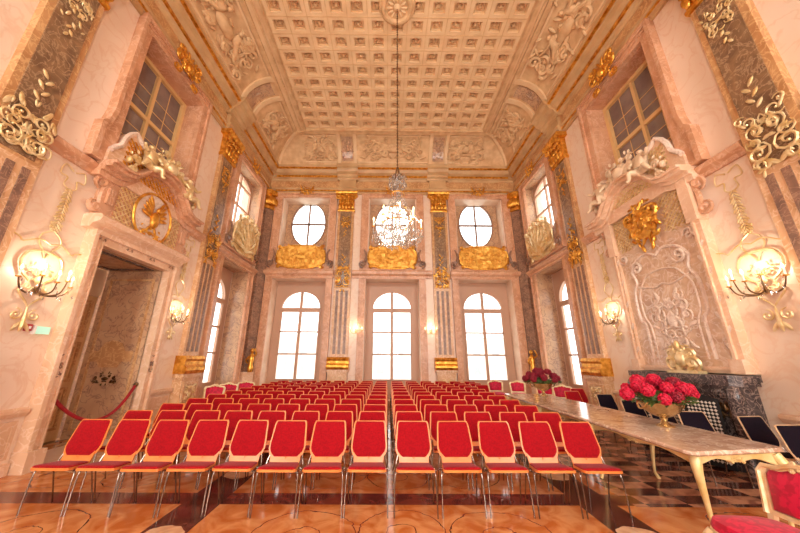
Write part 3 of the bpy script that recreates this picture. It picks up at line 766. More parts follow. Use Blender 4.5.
def crest(F, side, gold, stone, putti_mat):
    """pediment, figures and shell on the wall above the doorway or the overmantel"""
    c = DC-.02
    nm = 'doorway' if side == 'left' else 'overmantel'
    r = thing('pediment', F(c, 0, 4.8), 'curved broken marble pediment crowning the %s' % nm, 'pediment', 'curved pediments on the long walls')
    mb = MB()
    band(mb, F, c, PED, -.02, .05, 0, .26); band(mb, F, c, PED, .05, .12, 0, .38); band(mb, F, c, PED, .12, .17, 0, .45); band(mb, F, c, PED, -.13, -.02, 0, .2)
    mb.build('cornice', stone, r)
    mb = MB()
    back = [(-1.2, 4.82), (1.2, 4.82), (1.2, 5.3), (1.12, 5.42), (1.04, 5.5), (1.0, 5.7), (.92, 5.86), (.80, 5.98), (.68, 5.9), (.5, 5.84), (.2, 5.80), (0, 5.79), (-.2, 5.80), (-.5, 5.84), (-.68, 5.9), (-.80, 5.98), (-.92, 5.86), (-1.0, 5.7), (-1.04, 5.5), (-1.12, 5.42), (-1.2, 5.3)]
    B2 = [(c-.08+a*1.0, b) for a, b in back]
    mb.plate(F, B2, [], .0, .178); mb.build('gable_panel', 'pinklight', r)
    mb = MB(); mb.tube([F(a, .19, b) for a, b in B2[2:]], .05, 6); mb.build('gable_rim', 'white', r, True)
    mb = MB()
    ins = lambda a, b: b < 5.78
    lattice(mb, F, c-.98, c+.82, 5.1, 5.8, .11, .016, .178, .205, ins); mb.build('lattice', gold, r)
    # urn / shell in the middle
    sh = thing('crest_sculpture', F(c, .3, 5.55), 'carved vase and foliage group on top of the %s pediment' % nm, 'sculpture', 'carved groups on the pediments')
    mb = MB()
    for i in range(9):
        a = PI*i/8; mb.tube([F(c, .3, 5.62), F(c+.16*math.cos(a), .33, 5.62+.2*math.sin(a)), F(c+.26*math.cos(a), .28, 5.62+.36*math.sin(a))], [.03, .045, .035], 6)
    mb.blob((c, .34, 5.74), (.16, .13, .17), 9, 6, F)
    for m in (1, -1): spiral(mb, F, c+m*.3, 5.62, .17, -PI/2, m, .32, .045, 1.3)
    rocaille(mb, F, c, 5.85, .9, .5, .3, 21 if side == 'left' else 22, 5, .03, leaves=16)
    mb.build('shell', putti_mat, sh, True)
    for m, w in ((-1, 'nearer'), (1, 'farther')):
        p = thing('putto_statue', F(c+m*.62, .32, 5.2), 'carved putto seated on the %s slope of the %s pediment' % (w, nm), 'statue', 'putti on the pediments')
        putto(F, c+m*.60, 5.42, .34, m, 'body', putti_mat, p, 1.15)
        mb = MB()
        for q in range(4): mb.blob((c+m*(.60-.06*q)-m*.1, .24, 5.78+.02*q), (.05, .02, .16-.02*q), 6, 4, F, rot=m*(.5+.3*q))
        mb.build('wing', gold, p, True)
        mb = MB(); rocaille(mb, F, c+m*.98, 5.3, .42, .5, .3, 25+m, 4, .03, sym=False, leaves=10); mb.build('garland', putti_mat, p, True)
crest(FL, 'left', 'gold', 'pink', 'palegold'); crest(FR, 'right', 'palegold', 'pinklight', 'cream')

# --- doorway
c = DC
dr = struct('door_1', FL(c, 0, 0))
mb = MB(); DP = 1.27
FD = FL
mb.box(FD, c+DH, c+DH+.06, -DP, -TH, 0, 3.55); mb.box(FD, c-DH-.06, c-DH, -DP, -TH, 0, 3.55); mb.box(FD, c-DH-.06, c+DH+.06, -DP, -TH, 3.55, 3.61)
mb.box(FD, c+DH-.005, c+DH, -DP, 0, 0, 3.55); mb.box(FD, c-DH, c-DH+.005, -DP, 0, 0, 3.55); mb.box(FD, c-DH, c+DH, -DP, 0, 3.545, 3.55)
mb.build('reveal_lining', 'reveal', dr)
mb = MB()
Fj = lambda s, n, z: FD(c+DH-.005-n, s, z)      # s = depth along reveal
mb.plate(Fj, rect(-DP+.12, -.12, .15, 3.35), [rect(-DP+.17, -.17, .2, 3.3)], 0, .02)
mb.plate(Fj, [(-1.1, 1.5), (-.95, 1.5), (-.88, 1.38), (-.5, 1.38), (-.42, 1.5), (-.22, 1.5), (-.22, 1.72), (-.4, 1.72), (-.5, 1.9), (-.7, 1.96), (-.88, 1.9), (-.98, 1.72), (-1.1, 1.72)], [], 0, .018)
mb.build('reveal_cartouche', 'ochre', dr)
mb = MB(); rocaille(mb, Fj, -.68, 1.15, .6, .22, .02, 5, 4, .012, leaves=8); mb.build('reveal_ornament', 'bronze', dr, True)
mb = MB(); mb.plate(lambda s, n, z: FD(s, z, 3.545-n), rect(c-DH+.12, c+DH-.12, -DP+.12, -.12), [rect(c-DH+.2, c+DH-.2, -DP+.2, -.2)], 0, .02)
mb.box(lambda s, n, z: FD(s, z, 3.545-n), c-.45, c+.45, -.95, -.3, 0, .012)
mb.build('soffit_panel', 'blackmarble', dr)
for k, (a, b) in enumerate(((c-DH+.01, c-.02), (c+.0, c+DH-.01))):
    mb = MB(); b = b-(.07 if k else 0); mb.box(FD, a, b, -DP-.06, -DP, 0, 2.9); lf = mb.build('door_leaf', 'wood', dr)
    mb = MB()
    for z0, z1 in ((.2, 1.0), (1.1, 1.9), (2.0, 2.8)):
        mb.plate(FD, rect(a+.1, b-.1, z0, z1), [rect(a+.15, b-.15, z0+.05, z1-.05)], -DP, -DP+.03); mb.box(FD, a+.2, b-.2, -DP, -DP+.018, z0+.1, z1-.1)
    mb.build('leaf_panels', 'ochre', lf)
mb = MB(); mb.box(FD, c-DH, c+DH, -DP-.1, -DP-.02, 2.92, 3.55); mb.build('painted_transom_light', 'cream', dr)  # pale colour stands in for light from the next room
mb = MB(); mb.box(FD, c-DH-.1, c+DH+.1, -DP-.14, -DP-.10, 0, 3.6); mb.build('dark_gap_backing', 'flute', dr)  # sheet added behind the leaves so the gap beside them stays dark
mb = MB(); mb.tube([FD(c-.1, -DP+.0, 1.05), FD(c-.1, -DP+.06, 1.05), FD(c-.22, -DP+.06, 1.05)], .012, 6); mb.build('door_handle', 'gold', dr, True)
# surround
ds = thing('door_surround', FL(c, 0, 0), 'pink marble door surround with latticed overdoor panel on left wall', 'door surround')
e = .22
mb = MB()
mb.plate(FL, rect(c-DH-e, c+DH+e, .0, 3.78), [rect(c-DH, c+DH, .0002, 3.55)], 0, .14)
mb.plate(FL, rect(c-DH-e, c+DH+e, .0, 3.78), [rect(c-DH-e+.07, c+DH+e-.07, .0002, 3.70)], .14, .2)
mb.plate(FL, rect(c-DH-.03, c+DH+.03, .0, 3.59), [rect(c-DH, c+DH, .0002, 3.55)], .14, .17)
for m in (1, -1): mb.box(FL, c+m*(DH+.11)-.13, c+m*(DH+.11)+.13, 0, .24, 0, .28)
mb.build('architrave', 'pinklight', ds)
mb = MB(); mb.profile(FL, [(0, 3.78), (.16, 3.78), (.2, 3.85), (.32, 3.9), (.36, 3.98), (.3, 4.03), (0, 4.03)], c-DH-e-.12, c+DH+e+.12); mb.build('cornice', 'pinklight', ds)
mb = MB(); mb.box(FL, c-1.02, c+1.02, 0, .14, 4.03, 5.2); mb.build('overdoor_panel', 'pink', ds)
mb = MB(); lattice(mb, FL, c-.86, c+.86, 4.08, 4.8, .11, .012, .14, .17, lambda a, b: ((a-c)/.52)**2+((b-4.52)/.5)**2 > 1); mb.build('lattice', 'palegold', ds)
for m in (1, -1):
    mb = MB()
    for k in range(3): mb.box(FL, c+m*(.97+.05*k)-.017, c+m*(.97+.05*k)+.017, .15, .2, 4.3, 4.6)
    mb.box(FL, c+m*1.02-.12, c+m*1.02+.12, 0, .155, 4.02, 4.86)
    spiral(mb, FL, c+m*1.2, 4.66, .12, -PI/2, m, .1, .04, 1.4); spiral(mb, FL, c+m*1.2, 4.18, .12, PI/2, -m, .1, .04, 1.4)
    mb.tube([FL(c+m*1.12, .1, 4.62), FL(c+m*1.16, .12, 4.42), FL(c+m*1.12, .1, 4.2)], .045, 6)
    mb.build('console', 'pink', ds, True)
mb = MB(); mb.plate(FL, ell(c, 4.5, .50, .54, 32), [], .14, .19); mb.build('medallion', 'white', ds)
mb = MB(); mb.tube([FL(a, .2, b) for a, b in ell(c, 4.5, .51, .55, 32)+[(c+.51, 4.5)]], .03, 6)
# eagle-like gilt relief: body, wings, scrolls
mb.blob((c, .24, 4.46), (.11, .07, .2), 9, 6, FL); mb.blob((c+.03, .26, 4.7), (.06, .05, .07), 8, 5, FL)
for m in (1, -1):
    for q in range(5): leaf(mb, FL, c+m*.07, 4.5+.05*q, .3, .09, (PI-.2-.22*q) if m < 0 else (.2+.22*q), .22, .025)
    leaf(mb, FL, c+m*.05, 4.32, .2, .07, -PI/2+m*.5, .22, .02)
rocaille(mb, FL, c, 4.16, .7, .22, .2, 61, 4, .022, leaves=10)
mb.build('gilded_relief', 'gold', ds, True)
mb = MB()
for zz, ss in ((1.45, -1), (1.45, 1)):
    rocaille(mb, FL, c+ss*(DH+.11), zz, .16, .34, .155, 63, 3, .008, leaves=4, core=False)
for s in (-.9, -.3, .3, .9): rocaille(mb, FL, c+s, 3.67, .16, .12, .155, 64, 2, .007, leaves=3, core=False)
mb.build('inlaid_ornament', 'flute', ds, True)
# rope across the doorway
mb = MB()
A, B = FL(c-DH+.03, .02, 1.02), FL(c+DH-.03, .02, 1.04)
pts = [A.lerp(B, i/24)-Vector((0, 0, .52*(1-(2*i/24-1)**2)))+Vector((.12*math.sin(PI*i/24), 0, 0)) for i in range(25)]
mb.tube(pts, .028, 8)
rp = thing('barrier_rope', (A+B)/2-Vector((0, 0, .5)), 'red barrier rope sagging across the open doorway on the left', 'rope')
mb.build('rope', 'rope', rp, True)
mb = MB()
for P_ in (A, B): mb.blob(P_, (.05, .05, .05), 8, 5)
mb.build('end_hook', 'bronze', rp, True)

# --- overmantel and fireplace (right)
c = 5.90
om = thing('overmantel', FR(c, 0, 1.4), 'tall carved rose grey marble overmantel above the fireplace', 'overmantel')
mb = MB(); mb.box(FR, c-1.0, c+1.0, 0, .1, 1.4, 5.2); mb.build('marble_panel', 'overmantel', om)
mb = MB()
mb.plate(FR, rect(c-1.08, c+1.08, 1.4, 5.1), [rect(c-.92, c+.92, 1.5, 4.8)], 0, .165)
mb.plate(FR, rect(c-1.0, c+1.0, 1.45, 4.82), [rect(c-.96, c+.96, 1.48, 4.8)], .17, .21)
for m in (1, -1):
    mb.box(FR, c+m*1.0-.1, c+m*1.0+.1, .0, .24, 1.4, 1.62); mb.box(FR, c+m*1.0-.1, c+m*1.0+.1, 0, .22, 4.0, 4.85)
mb.build('frame', 'pinklight', om)
mb = MB()
for m in (1, -1):
    P = [(.62, 1.62), (.62, 2.3), (.72, 2.45), (.72, 3.0), (.6, 3.25), (.66, 3.5), (.5, 3.72), (.2, 3.8), (0, 3.7)]
    mb.tube([FR(c+m*a, .11, b) for a, b in P], .03, 6)
    P = [(.5, 1.62), (.5, 2.25), (.6, 2.5), (.6, 2.95), (.46, 3.2), (.3, 3.34), (0, 3.4)]
    mb.tube([FR(c+m*a, .11, b) for a, b in P], .018, 6)
    spiral(mb, FR, c+m*.5, 3.55, .16, 0, m, .12, .028); spiral(mb, FR, c+m*.8, 3.85, .13, 0, -m, .12, .025)
    spiral(mb, FR, c+m*.3, 2.6, .14, 0, -m, .11, .02)
    for k in range(9): leaf(mb, FR, c+m*.96, 1.75+.25*k, .16, .07, PI/2+m*(-1)**k*.5, .18, .015)
mb.tube([FR(c-.6, .11, 3.15), FR(c-.2, .11, 3.05), FR(c, .11, 3.1), FR(c+.2, .11, 3.05), FR(c+.6, .11, 3.15)], .02, 6)
rocaille(mb, FR, c, 2.35, .8, 1.1, .11, 71, 8, .016, leaves=20)
mb.build('carved_mouldings', 'white', om, True)
mb = MB(); lattice(mb, FR, c-.92, c+.92, 3.9, 4.8, .1, .011, .1, .13, lambda a, b: (((a-c)/.42)**2+((b-4.45)/.5)**2 > 1) and b > 4.15+.1*math.cos((a-c)*5)); mb.build('lattice', 'palegold', om)
mb = MB(); mb.plate(FR, ell(c, 4.42, .26, .34, 24), [], .12, .22)
rocaille(mb, FR, c, 4.42, .8, .95, .2, 73, 8, .035, leaves=24)
for k in range(12):
    a = 2*PI*k/12; mb.tube([FR(c+.26*math.cos(a), .22, 4.42+.34*math.sin(a)), FR(c+.4*math.cos(a+.3), .2, 4.42+.5*math.sin(a+.3))], [.04, .012], 5)
mb.build('gilded_cartouche', 'gold', om, True)
for m in (1, -1):
    mb = MB()
    spiral(mb, FR, c+m*1.2, 4.66, .12, -PI/2, m, .1, .04, 1.4); spiral(mb, FR, c+m*1.2, 4.18, .12, PI/2, -m, .1, .04, 1.4)
    mb.tube([FR(c+m*1.12, .1, 4.62), FR(c+m*1.16, .12, 4.42), FR(c+m*1.12, .1, 4.2)], .045, 6)
    mb.build('console', 'pink', om, True)

c = 5.92
fp = thing('fireplace', FR(c, 0, 0), 'dark grey marble fireplace on the right wall behind the table', 'fireplace')
mb = MB(); hw = 1.0
mb.plate(FR, rect(c-hw, c+hw, 0, 1.28), [[(c-.62, .0002), (c+.62, .0002), (c+.62, .72), (c+.5, .86), (c+.2, .9), (c, .96), (c-.2, .9), (c-.5, .86), (c-.62, .72)]], 0, .34)
mb.build('surround', 'blackmarble', fp)
mb = MB()
P = [(c-hw-.1, .0), (c+hw+.1, .0), (c+hw+.1, .30), (c+hw, .42), (c+.4, .46), (c-.4, .46), (c-hw, .42), (c-hw-.1, .30)]
mb.plate(lambda s, n, z: FR(s, z, n), P, [], 1.28, 1.38); mb.plate(lambda s, n, z: FR(s, z, n), [(c+(a-c)*.97, b*.93) for a, b in P], [], 1.22, 1.28)
mb.build('mantel_shelf', 'blackmarble', fp)
for m in (1, -1):
    mb = MB(); mb.tube([FR(c+m*.98, .34, 1.18), FR(c+m*1.0, .38, 1.05), FR(c+m*.94, .36, .7), FR(c+m*.9, .33, .4), FR(c+m*.94, .36, .1), FR(c+m*.94, .36, 0)], [.09, .1, .08, .06, .08, .09], 8)
    spiral(mb, FR, c+m*.8, 1.08, .12, 0, m, .36, .03); mb.build('carved_jamb', 'blackmarble', fp, True)
mb = MB()
rocaille(mb, FR, c, 1.1, .6, .26, .36, 79, 4, .028, leaves=8)
mb.build('carved_keystone', 'blackmarble', fp, True)
for m in (1, -1):
    mb = MB(); rocaille(mb, FR, c+m*.8, .9, .3, .5, .37, 81, 4, .02, leaves=10); mb.build('bronze_mount', 'bronze', fp, True)
mb = MB(); mb.box(FR, c-.62, c+.62, .001, .02, .0, .96); mb.build('firebox', 'black', fp)  # flat black sheet closing the fireplace opening
# folding lattice screen in front
fs = thing('fire_screen', FR(c, .5, 0), 'folding black and ivory lattice screen standing before the fireplace', 'fire screen')
for k, (a0, a1, n0, n1) in enumerate(((-.86, -.43, .52, .66), (-.43, .0, .66, .52), (0, .43, .52, .66), (.43, .86, .66, .52))):
    def Fs(s, n, z, a0=a0, a1=a1, n0=n0, n1=n1):
        t = s; return FR(c+a0+(a1-a0)*t, n0+(n1-n0)*t+n, z)
    mb = MB(); top = 1.02+.10*(1 if k in (1, 2) else 0)
    mb.plate(Fs, [(0, .04), (1, .04), (1, top), (.5, top+.06), (0, top)], [], 0, .012); pn = mb.build('screen_panel', 'black', fs)
    mb = MB()
    for i in range(8):
        for j in range(18):
            s0 = .06+.11*i; z0 = .1+.052*j
            if z0+.05 > top: continue
            mb.plate(Fs, [(s0+.01, z0+.025), (s0+.055, z0+.004), (s0+.10, z0+.025), (s0+.055, z0+.046)], [], .012, .018)
    mb.build('ivory_diamonds', 'screen', pn)
# gilded clock ornament on the mantel
mc = thing('mantel_ornament', FR(c+.1, .26, 1.38), 'gilded rococo ornament standing on the fireplace mantel', 'ornament')
c = 5.74; mb = MB(); cc = c
for m in (1, -1):
    spiral(mb, FR, cc+m*.2, 1.55, .13, -PI/2, m, .26, .04, 1.4); spiral(mb, FR, cc+m*.17, 1.72, .1, -PI/2, m, .26, .032, 1.3)
    mb.tube([FR(cc+m*.08, .26, 1.42), FR(cc+m*.14, .26, 1.6), FR(cc+m*.05, .26, 1.86)], [.05, .04, .02], 6)
mb.box(FR, cc-.3, cc+.3, .18, .34, 1.38, 1.43); mb.blob((cc, .28, 1.62), (.11, .08, .14), 10, 7, FR)
rocaille(mb, FR, cc, 1.64, .5, .44, .28, 88, 4, .022, leaves=12)
mb.build('scrollwork', 'palegold', mc, True)
mb = MB(); mb.blob((cc, .30, 1.86), (.05, .05, .1), 8, 6, FR); mb.build('finial', 'palegold', mc, True)

# ------------------------------------------------------------------ sconces and wall garlands
def candle(root, p, r=.012, h=.09):
    mb = MB(); mb.lathe(p, [(0, -.02), (.03, -.015), (.034, 0), (.014, .005), (0, .005)], 8); mb.build('drip_pan', 'gold', root, True)
    mb = MB(); mb.lathe(p, [(0, 0), (r, 0), (r, h), (0, h)], 7); c_ = mb.build('candle', 'candle', root, True)
    mb = MB(); mb.lathe(Vector(p)+Vector((0, 0, h)), [(0, 0), (.014, .012), (.019, .03), (.012, .055), (0, .085)], 8); mb.build('bulb', 'bulb', c_, True)
LAMPS = []
def sconce(F, s, z, k, label, n_arms, power, big=True):
    root = thing('wall_sconce', F(s, 0, z), label, 'wall light', 'gilded wall sconces')
    mb = MB()
    if big:
        for m in (1, -1):
            P = [(.0, .62), (.16, .66), (.34, .56), (.40, .60), (.52, .64)]
            mb.tube([F(s+m*a*k, .05, z+b*k) for a, b in P], .012*k, 6)
            P = [(0, .5), (.2, .46), (.28, .3), (.22, .12), (.1, .0), (.18, -.14), (.06, -.28), (0, -.36)]
            mb.tube([F(s+m*a*k, .04, z+b*k) for a, b in P], [.022*k, .018*k, .02*k, .022*k, .016*k, .016*k, .014*k, .01*k], 6)
            spiral(mb, F, s+m*.12*k, z-.48*k, .09*k, PI/2, m, .04, .014*k)
            leaf(mb, F, s+m*.02, z-.58*k, .16*k, .06*k, -PI/2+m*.6, .05, .012)
        mb.tube([F(s, .04, z-.36*k), F(s, .05, z-.62*k), F(s, .04, z-.72*k)], [.012*k, .03*k, .008*k], 6)
        rocaille(mb, F, s, z+.05*k, .3*k, .5*k, .05, 91, 3, .014*k, leaves=8)
    else:
        rocaille(mb, F, s, z, .2*k, .4*k, .04, 92, 3, .014*k, leaves=8)
    mb.build('backplate', 'palegold', root, True)
    for i in range(n_arms):
        t = (i/(n_arms-1))*2-1; R_ = .36*k
        dx = R_*t; dn = .10+.26*k*math.cos(t*1.2); zz = z+.02*k+(.06*k if i % 2 else 0)
        mb = MB(); mb.tube([F(s, .06, z-.06*k), F(s+dx*.3, dn*.5, z-.17*k), F(s+dx*.8, dn*.9, z-.13*k), F(s+dx, dn, zz)], [.014*k, .013*k, .011*k, .009*k], 6)
        mb.build('arm', 'bronze' if big else 'gold', root, True)
        candle(root, F(s+dx, dn, zz), .011*k, .1*k)
    if big:
        mb = MB(); R = random.Random(5)
        for i in range(22): 
            a = R.uniform(-.34, .34)*k; mb.blob((s+a, R.uniform(.1, .34)*k, z+R.uniform(-.22, -.02)*k), (.012, .012, .026), 5, 3, F)
        cr = mb.build('crystal_drops', 'crystal', root); cr['kind'] = 'stuff'
    LAMPS.append((F(s, .24*k+.1, z+.2*k), power))
sconce(FL, 4.45, 2.66, 1.0, 'large gilded sconce nearest on the left wall beside the green sign', 5, 12)
sconce(FR, 4.32, 2.72, 1.0, 'large gilded sconce nearest on the right wall beside the overmantel', 5, 12)
sconce(FL, 7.55, 2.58, .8, 'gilded sconce on the left wall between doorway and far pilaster', 4, 8)
sconce(FR, 7.5, 2.6, .8, 'gilded sconce on the right wall between overmantel and far pilaster', 4, 8)
sconce(FB, -1.44+.05, 2.62, .62, 'small gilded sconce on the end wall left of the middle window', 3, 7, False)
sconce(FB, 1.50, 2.62, .62, 'small gilded sconce on the end wall right of the middle window', 3, 7, False)
def garland(F, s, label, ztop=4.66):
    mb = MB(); n = .03
    for m in (1, -1):
        mb.tube([F(s+m*a, n, b) for a, b in ((.02, ztop-.06), (.16, ztop), (.2, ztop-.18), (.08, ztop-.2), (.1, ztop-.34), (.0, ztop-.4))], .012, 5)
        mb.tube([F(s+m*a, n, b) for a, b in ((0, ztop-1.14), (.13, ztop-1.24), (.15, ztop-1.36), (.05, ztop-1.5), (0, ztop-1.6))], .012, 5)
    for i in range(13):
        zz = ztop-.38-.058*i
        for m in (1, -1): leaf(mb, F, s, zz, .09+.02*(i % 3), .04, -PI/2+m*.75, n+.01, .012)
    rocaille(mb, F, s, ztop-1.08, .16, .16, n, 33, 2, .012, leaves=5)
    tag(mb.build('gilded_garland', 'palegold', None, True, origin=F(s, 0, ztop)), label, 'garland', 'gilded stucco garlands above the sconces')
garland(FL, 4.45, 'gilded stucco garland above the nearest left wall sconce')
garland(FR, 4.32, 'gilded stucco garland above the nearest right wall sconce')
garland(FL, 7.55, 'gilded stucco garland above the farther left wall sconce')
garland(FR, 7.5, 'gilded stucco garland above the farther right wall sconce')
# small fittings
es = thing('exit_sign', FL(4.72, .0, 1.98), 'small pale green lit exit sign on the left wall beside the door', 'sign')
mb = MB(); mb.box(FL, 4.66, 4.86, 0, .04, 1.93, 2.04); mb.build('lit_panel', 'exit', es)
mb = MB(); mb.box(FL, 4.63, 4.66, 0, .05, 1.92, 2.05); mb.build('end_cap', 'whiteplastic', es)
fa = thing('fire_alarm_box', FL(4.46, 0, 1.98), 'small dark red box beside the green exit sign', 'alarm box')
mb = MB(); mb.box(FL, 4.53, 4.60, 0, .05, 1.96, 2.06); mb.build('housing', 'redplastic', fa)
mb = MB(); mb.box(FL, 4.55, 4.58, .05, .056, 1.99, 2.03); mb.build('button_plate', 'whiteplastic', fa)
wa = thing('wall_alarm', FR(4.90, 0, 1.98), 'small white wall alarm on the right wall beside the overmantel', 'alarm box')
mb = MB(); mb.box(FR, 4.86, 4.95, 0, .07, 1.99, 2.16); mb.build('housing', 'whiteplastic', wa)
mb = MB(); mb.box(FR, 4.875, 4.935, .07, .08, 1.96, 2.03); mb.build('red_lens', 'redplastic', wa)

# ------------------------------------------------------------------ chandelier
CX, CY = XC+.03, 5.75
ch = thing('chandelier', (CX, CY, 3.72), 'large crystal chandelier with lit candles hanging in the hall middle', 'chandelier')
mb = MB()
zc = 5.62
while zc < CZ-.1:
    mb.tube([(CX, CY, zc), (CX+.018, CY, zc+.03), (CX, CY, zc+.09), (CX-.018, CY, zc+.03), (CX, CY, zc)], .006, 4); zc += .085
mb.tube([(CX, CY, 5.6), (CX, CY, CZ-.1)], .009, 5)
mb.build('chain', 'bronze', ch, True)
mb = MB(); mb.lathe((CX, CY, 5.45), [(0, .26), (.02, .24), (.035, .16), (.05, .1), (.03, .02), (.12, 0), (.13, -.02), (.03, -.04), (0, -.04)], 14); mb.build('canopy_finial', 'bronze', ch, True)
mb = MB(); mb.lathe((CX, CY, 3.85), [(0, 0), (.04, .02), (.09, .1), (.06, .18), (.03, .25), (.05, .38), (.09, .46), (.06, .56), (.03, .7), (.045, .85), (.08, .95), (.04, 1.05), (.025, 1.3), (.02, 1.6), (0, 1.6)], 14); mb.build('stem', 'crystal', ch, True)
mb = MB()
for r, z in ((.30, 4.30), (.2, 4.62), (.14, 5.0)):
    mb.tube([(CX+r*math.cos(2*PI*i/28), CY+r*math.sin(2*PI*i/28), z) for i in range(29)], .012, 5)
mb.build('ring_frame', 'gold', ch, True)
R = random.Random(2)
NA = 12
for i in range(NA):
    a = 2*PI*i/NA+.1; ca, sa = math.cos(a), math.sin(a); tier = i % 2
    r1 = .50 if not tier else .36; zt = 4.22 if not tier else 4.42
    pts = [(.05, 4.02+.2*tier), (r1*.45, 3.95+.25*tier), (r1*.85, 4.0+.25*tier), (r1, 4.1+.25*tier), (r1, zt)]
    mb = MB(); mb.tube([(CX+q*ca, CY+q*sa, z) for q, z in pts], [.014, .013, .012, .011, .01], 6)
    mb.build('arm', 'crystal', ch, True)
    candle(ch, Vector((CX+r1*ca, CY+r1*sa, zt)), .012, .13)
mb = MB()
def drop(x, y, z, l=.06, w=.014):
    mb.add([(x, y, z+l*.5), (x+w, y, z), (x, y+w, z), (x-w, y, z), (x, y-w, z), (x, y, z-l*.5)], [(0, 1, 2), (0, 2, 3), (0, 3, 4), (0, 4, 1), (5, 2, 1), (5, 3, 2), (5, 4, 3), (5, 1, 4)])
for i in range(420):                       # drops around the arms
    a = R.uniform(0, 2*PI); r = math.sqrt(R.uniform(.05, 1))*.54; t = R.random()
    drop(CX+r*math.cos(a), CY+r*math.sin(a), 4.12-.28*t*(1.2-r)-.02, R.uniform(.05, .11), R.uniform(.01, .018))
for i in range(260):                       # swags from the upper ring
    a = 2*PI*i/20; t = (i//20)/13; r = .5*(t)+.13*(1-t)
    drop(CX+r*math.cos(a), CY+r*math.sin(a), 5.0-.72*t**.6, .05, .013)
for i in range(220):                       # top crown
    a = R.uniform(0, 2*PI); r = math.sqrt(R.uniform(.1, 1))*.2; drop(CX+r*math.cos(a), CY+r*math.sin(a), 5.28+R.uniform(-.12, .13), .07, .013)
for i in range(160):
    a = R.uniform(0, 2*PI); z = R.uniform(4.2, 5.1); r = .04+.32*(5.1-z)/.9*R.uniform(.6, 1); drop(CX+r*math.cos(a), CY+r*math.sin(a), z, .06, .014)
cr = mb.build('crystal_drops', 'crystal', ch); cr['kind'] = 'stuff'
for k in range(6):
    a = 2*PI*k/6; LAMPS.append((Vector((CX+.5*math.cos(a), CY+.5*math.sin(a), 4.42)), 7))

# ------------------------------------------------------------------ chairs
def superpoly(w, h, e, k=24, taper=0.0, cz=0.0):
    out = []
    for i in range(k):
        a = 2*PI*(i+.5)/k; x = abs(math.cos(a))**e*math.copysign(1, math.cos(a)); y = abs(math.sin(a))**e*math.copysign(1, math.sin(a))
        out.append((x*w/2*(1-taper*y), y*h/2+cz))
    return out
def back_outline(e=0.0):
    # widest low down, a little narrower at the top, rounded foot (half widths by height)
    P = [(.150-e*.5, .0+e), (.200-e, .035+e*.6), (.222-e, .09), (.222-e, .14), (.212-e, .24), (.203-e, .33), (.198-e, .355-e*.2), (.185-e, .375-e)]
    return [(x, z) for x, z in P]+[(-x, z) for x, z in reversed(P)]
def make_chair(name, label, pad, shell, grp):
    r = thing(name, (0, 0, 0), label, 'chair', grp)
    # y grows away from the camera: seat front at 0, back at .42 leaning away; local origin = chair base centre
    O = -.24
    def FBk(s, n, z):                                           # back plane
        t = (z-.46)/.38; return Vector((s, O+.375+.13*t-n*math.cos(.3), z-n*.3))
    mb = MB(); out = [(x*.945, .46+.02+z*.97) for x, z in back_outline(-.006)]
    mb.plate(FBk, out, [], -.012, 0)
    # lower back joining the seat (curved plywood)
    sec = []
    for i in range(9):
        t = i/8; yy = .345+.045*t; zz = .412+.125*t**1.4; sec.append((yy, zz, .168+.012*t))
    vs = []; 
    for yy, zz, hw_ in sec: vs += [(-hw_, O+yy, zz), (hw_, O+yy, zz), (hw_, O+yy+.012, zz-.004), (-hw_, O+yy+.012, zz-.004)]
    fs_ = []
    for i in range(8):
        a = i*4; fs_ += [(a, a+1, a+5, a+4), (a+1, a+2, a+6, a+5), (a+2, a+3, a+7, a+6), (a+3, a, a+4, a+7)]
    mb.add(vs, fs_)
    # seat board, front edge rounded
    so = [(-.178, .36), (-.19, .26), (-.212, .13), (-.206, .085), (-.18, .07), (.18, .07), (.206, .085), (.212, .13), (.19, .26), (.178, .36)]
    Fst = lambda s, n, z: Vector((s, O+z, .448+n-.035*(z/.36)))
    mb.plate(Fst, so, [], -.012, .012)
    mb.blob((0, O+.372, .485), (.012, .01, .012), 6, 4)
    mb.build('shell', shell, r)
    # cushions with a soft crown
    def cushion(F, outl, th, nm):
        mb = MB(); cx_ = sum(p[0] for p in outl)/len(outl); cz_ = sum(p[1] for p in outl)/len(outl)
        k = len(outl); rings = [(1.0, 0), (1.0, th*.6), (.93, th), (.6, th*1.25)]
        vs = [F(cx_+(a-cx_)*q, n, cz_+(b-cz_)*q) for q, n in rings for a, b in outl]+[F(cx_, th*1.3, cz_)]
        fs = [(j*k+i, j*k+(i+1) % k, (j+1)*k+(i+1) % k, (j+1)*k+i) for j in range(3) for i in range(k)]+[(3*k+i, 3*k+(i+1) % k, 4*k) for i in range(k)]
        mb.add(vs, fs); mb.build(nm, pad, r, True)
    cushion(FBk, [(x*.912, .46+.03+z*.962) for x, z in back_outline(.006)], .016, 'back_cushion')
    cushion(lambda s, n, z: Fst(s, n+.012, z), [(x*.965, .014+y*.93) for x, y in so], .02, 'seat_cushion')
    for sx in (-1, 1):
        mb = MB(); mb.tube([(sx*.205, O+.19, .405), (sx*.222, O+.15, .37), (sx*.23, O+.12, .0)], .008, 7); mb.build('leg', 'chrome', r, True)
        mb = MB(); mb.tube([(sx*.205, O+.30, .40), (sx*.222, O+.36, .35), (sx*.228, O+.46, .0)], .008, 7); mb.build('leg', 'chrome', r, True)
    mb = MB()
    for yy in (.19, .30): mb.tube([(-.205, O+yy, .403), (.205, O+yy, .403)], .0095, 7)
    for sx in (-1, 1): mb.tube([(sx*.205, O+.14, .41), (sx*.215, O+.34, .395), (sx*.2, O+.385, .47), (sx*.17, O+.42, .56)], .008, 6); mb.tube([(sx*.215, O+.2, .41), (sx*.242, O+.2, .41), (sx*.242, O+.26, .41), (sx*.215, O+.26, .41)], .006, 5)
    mb.build('seat_frame', 'chrome', r, True)
    return r
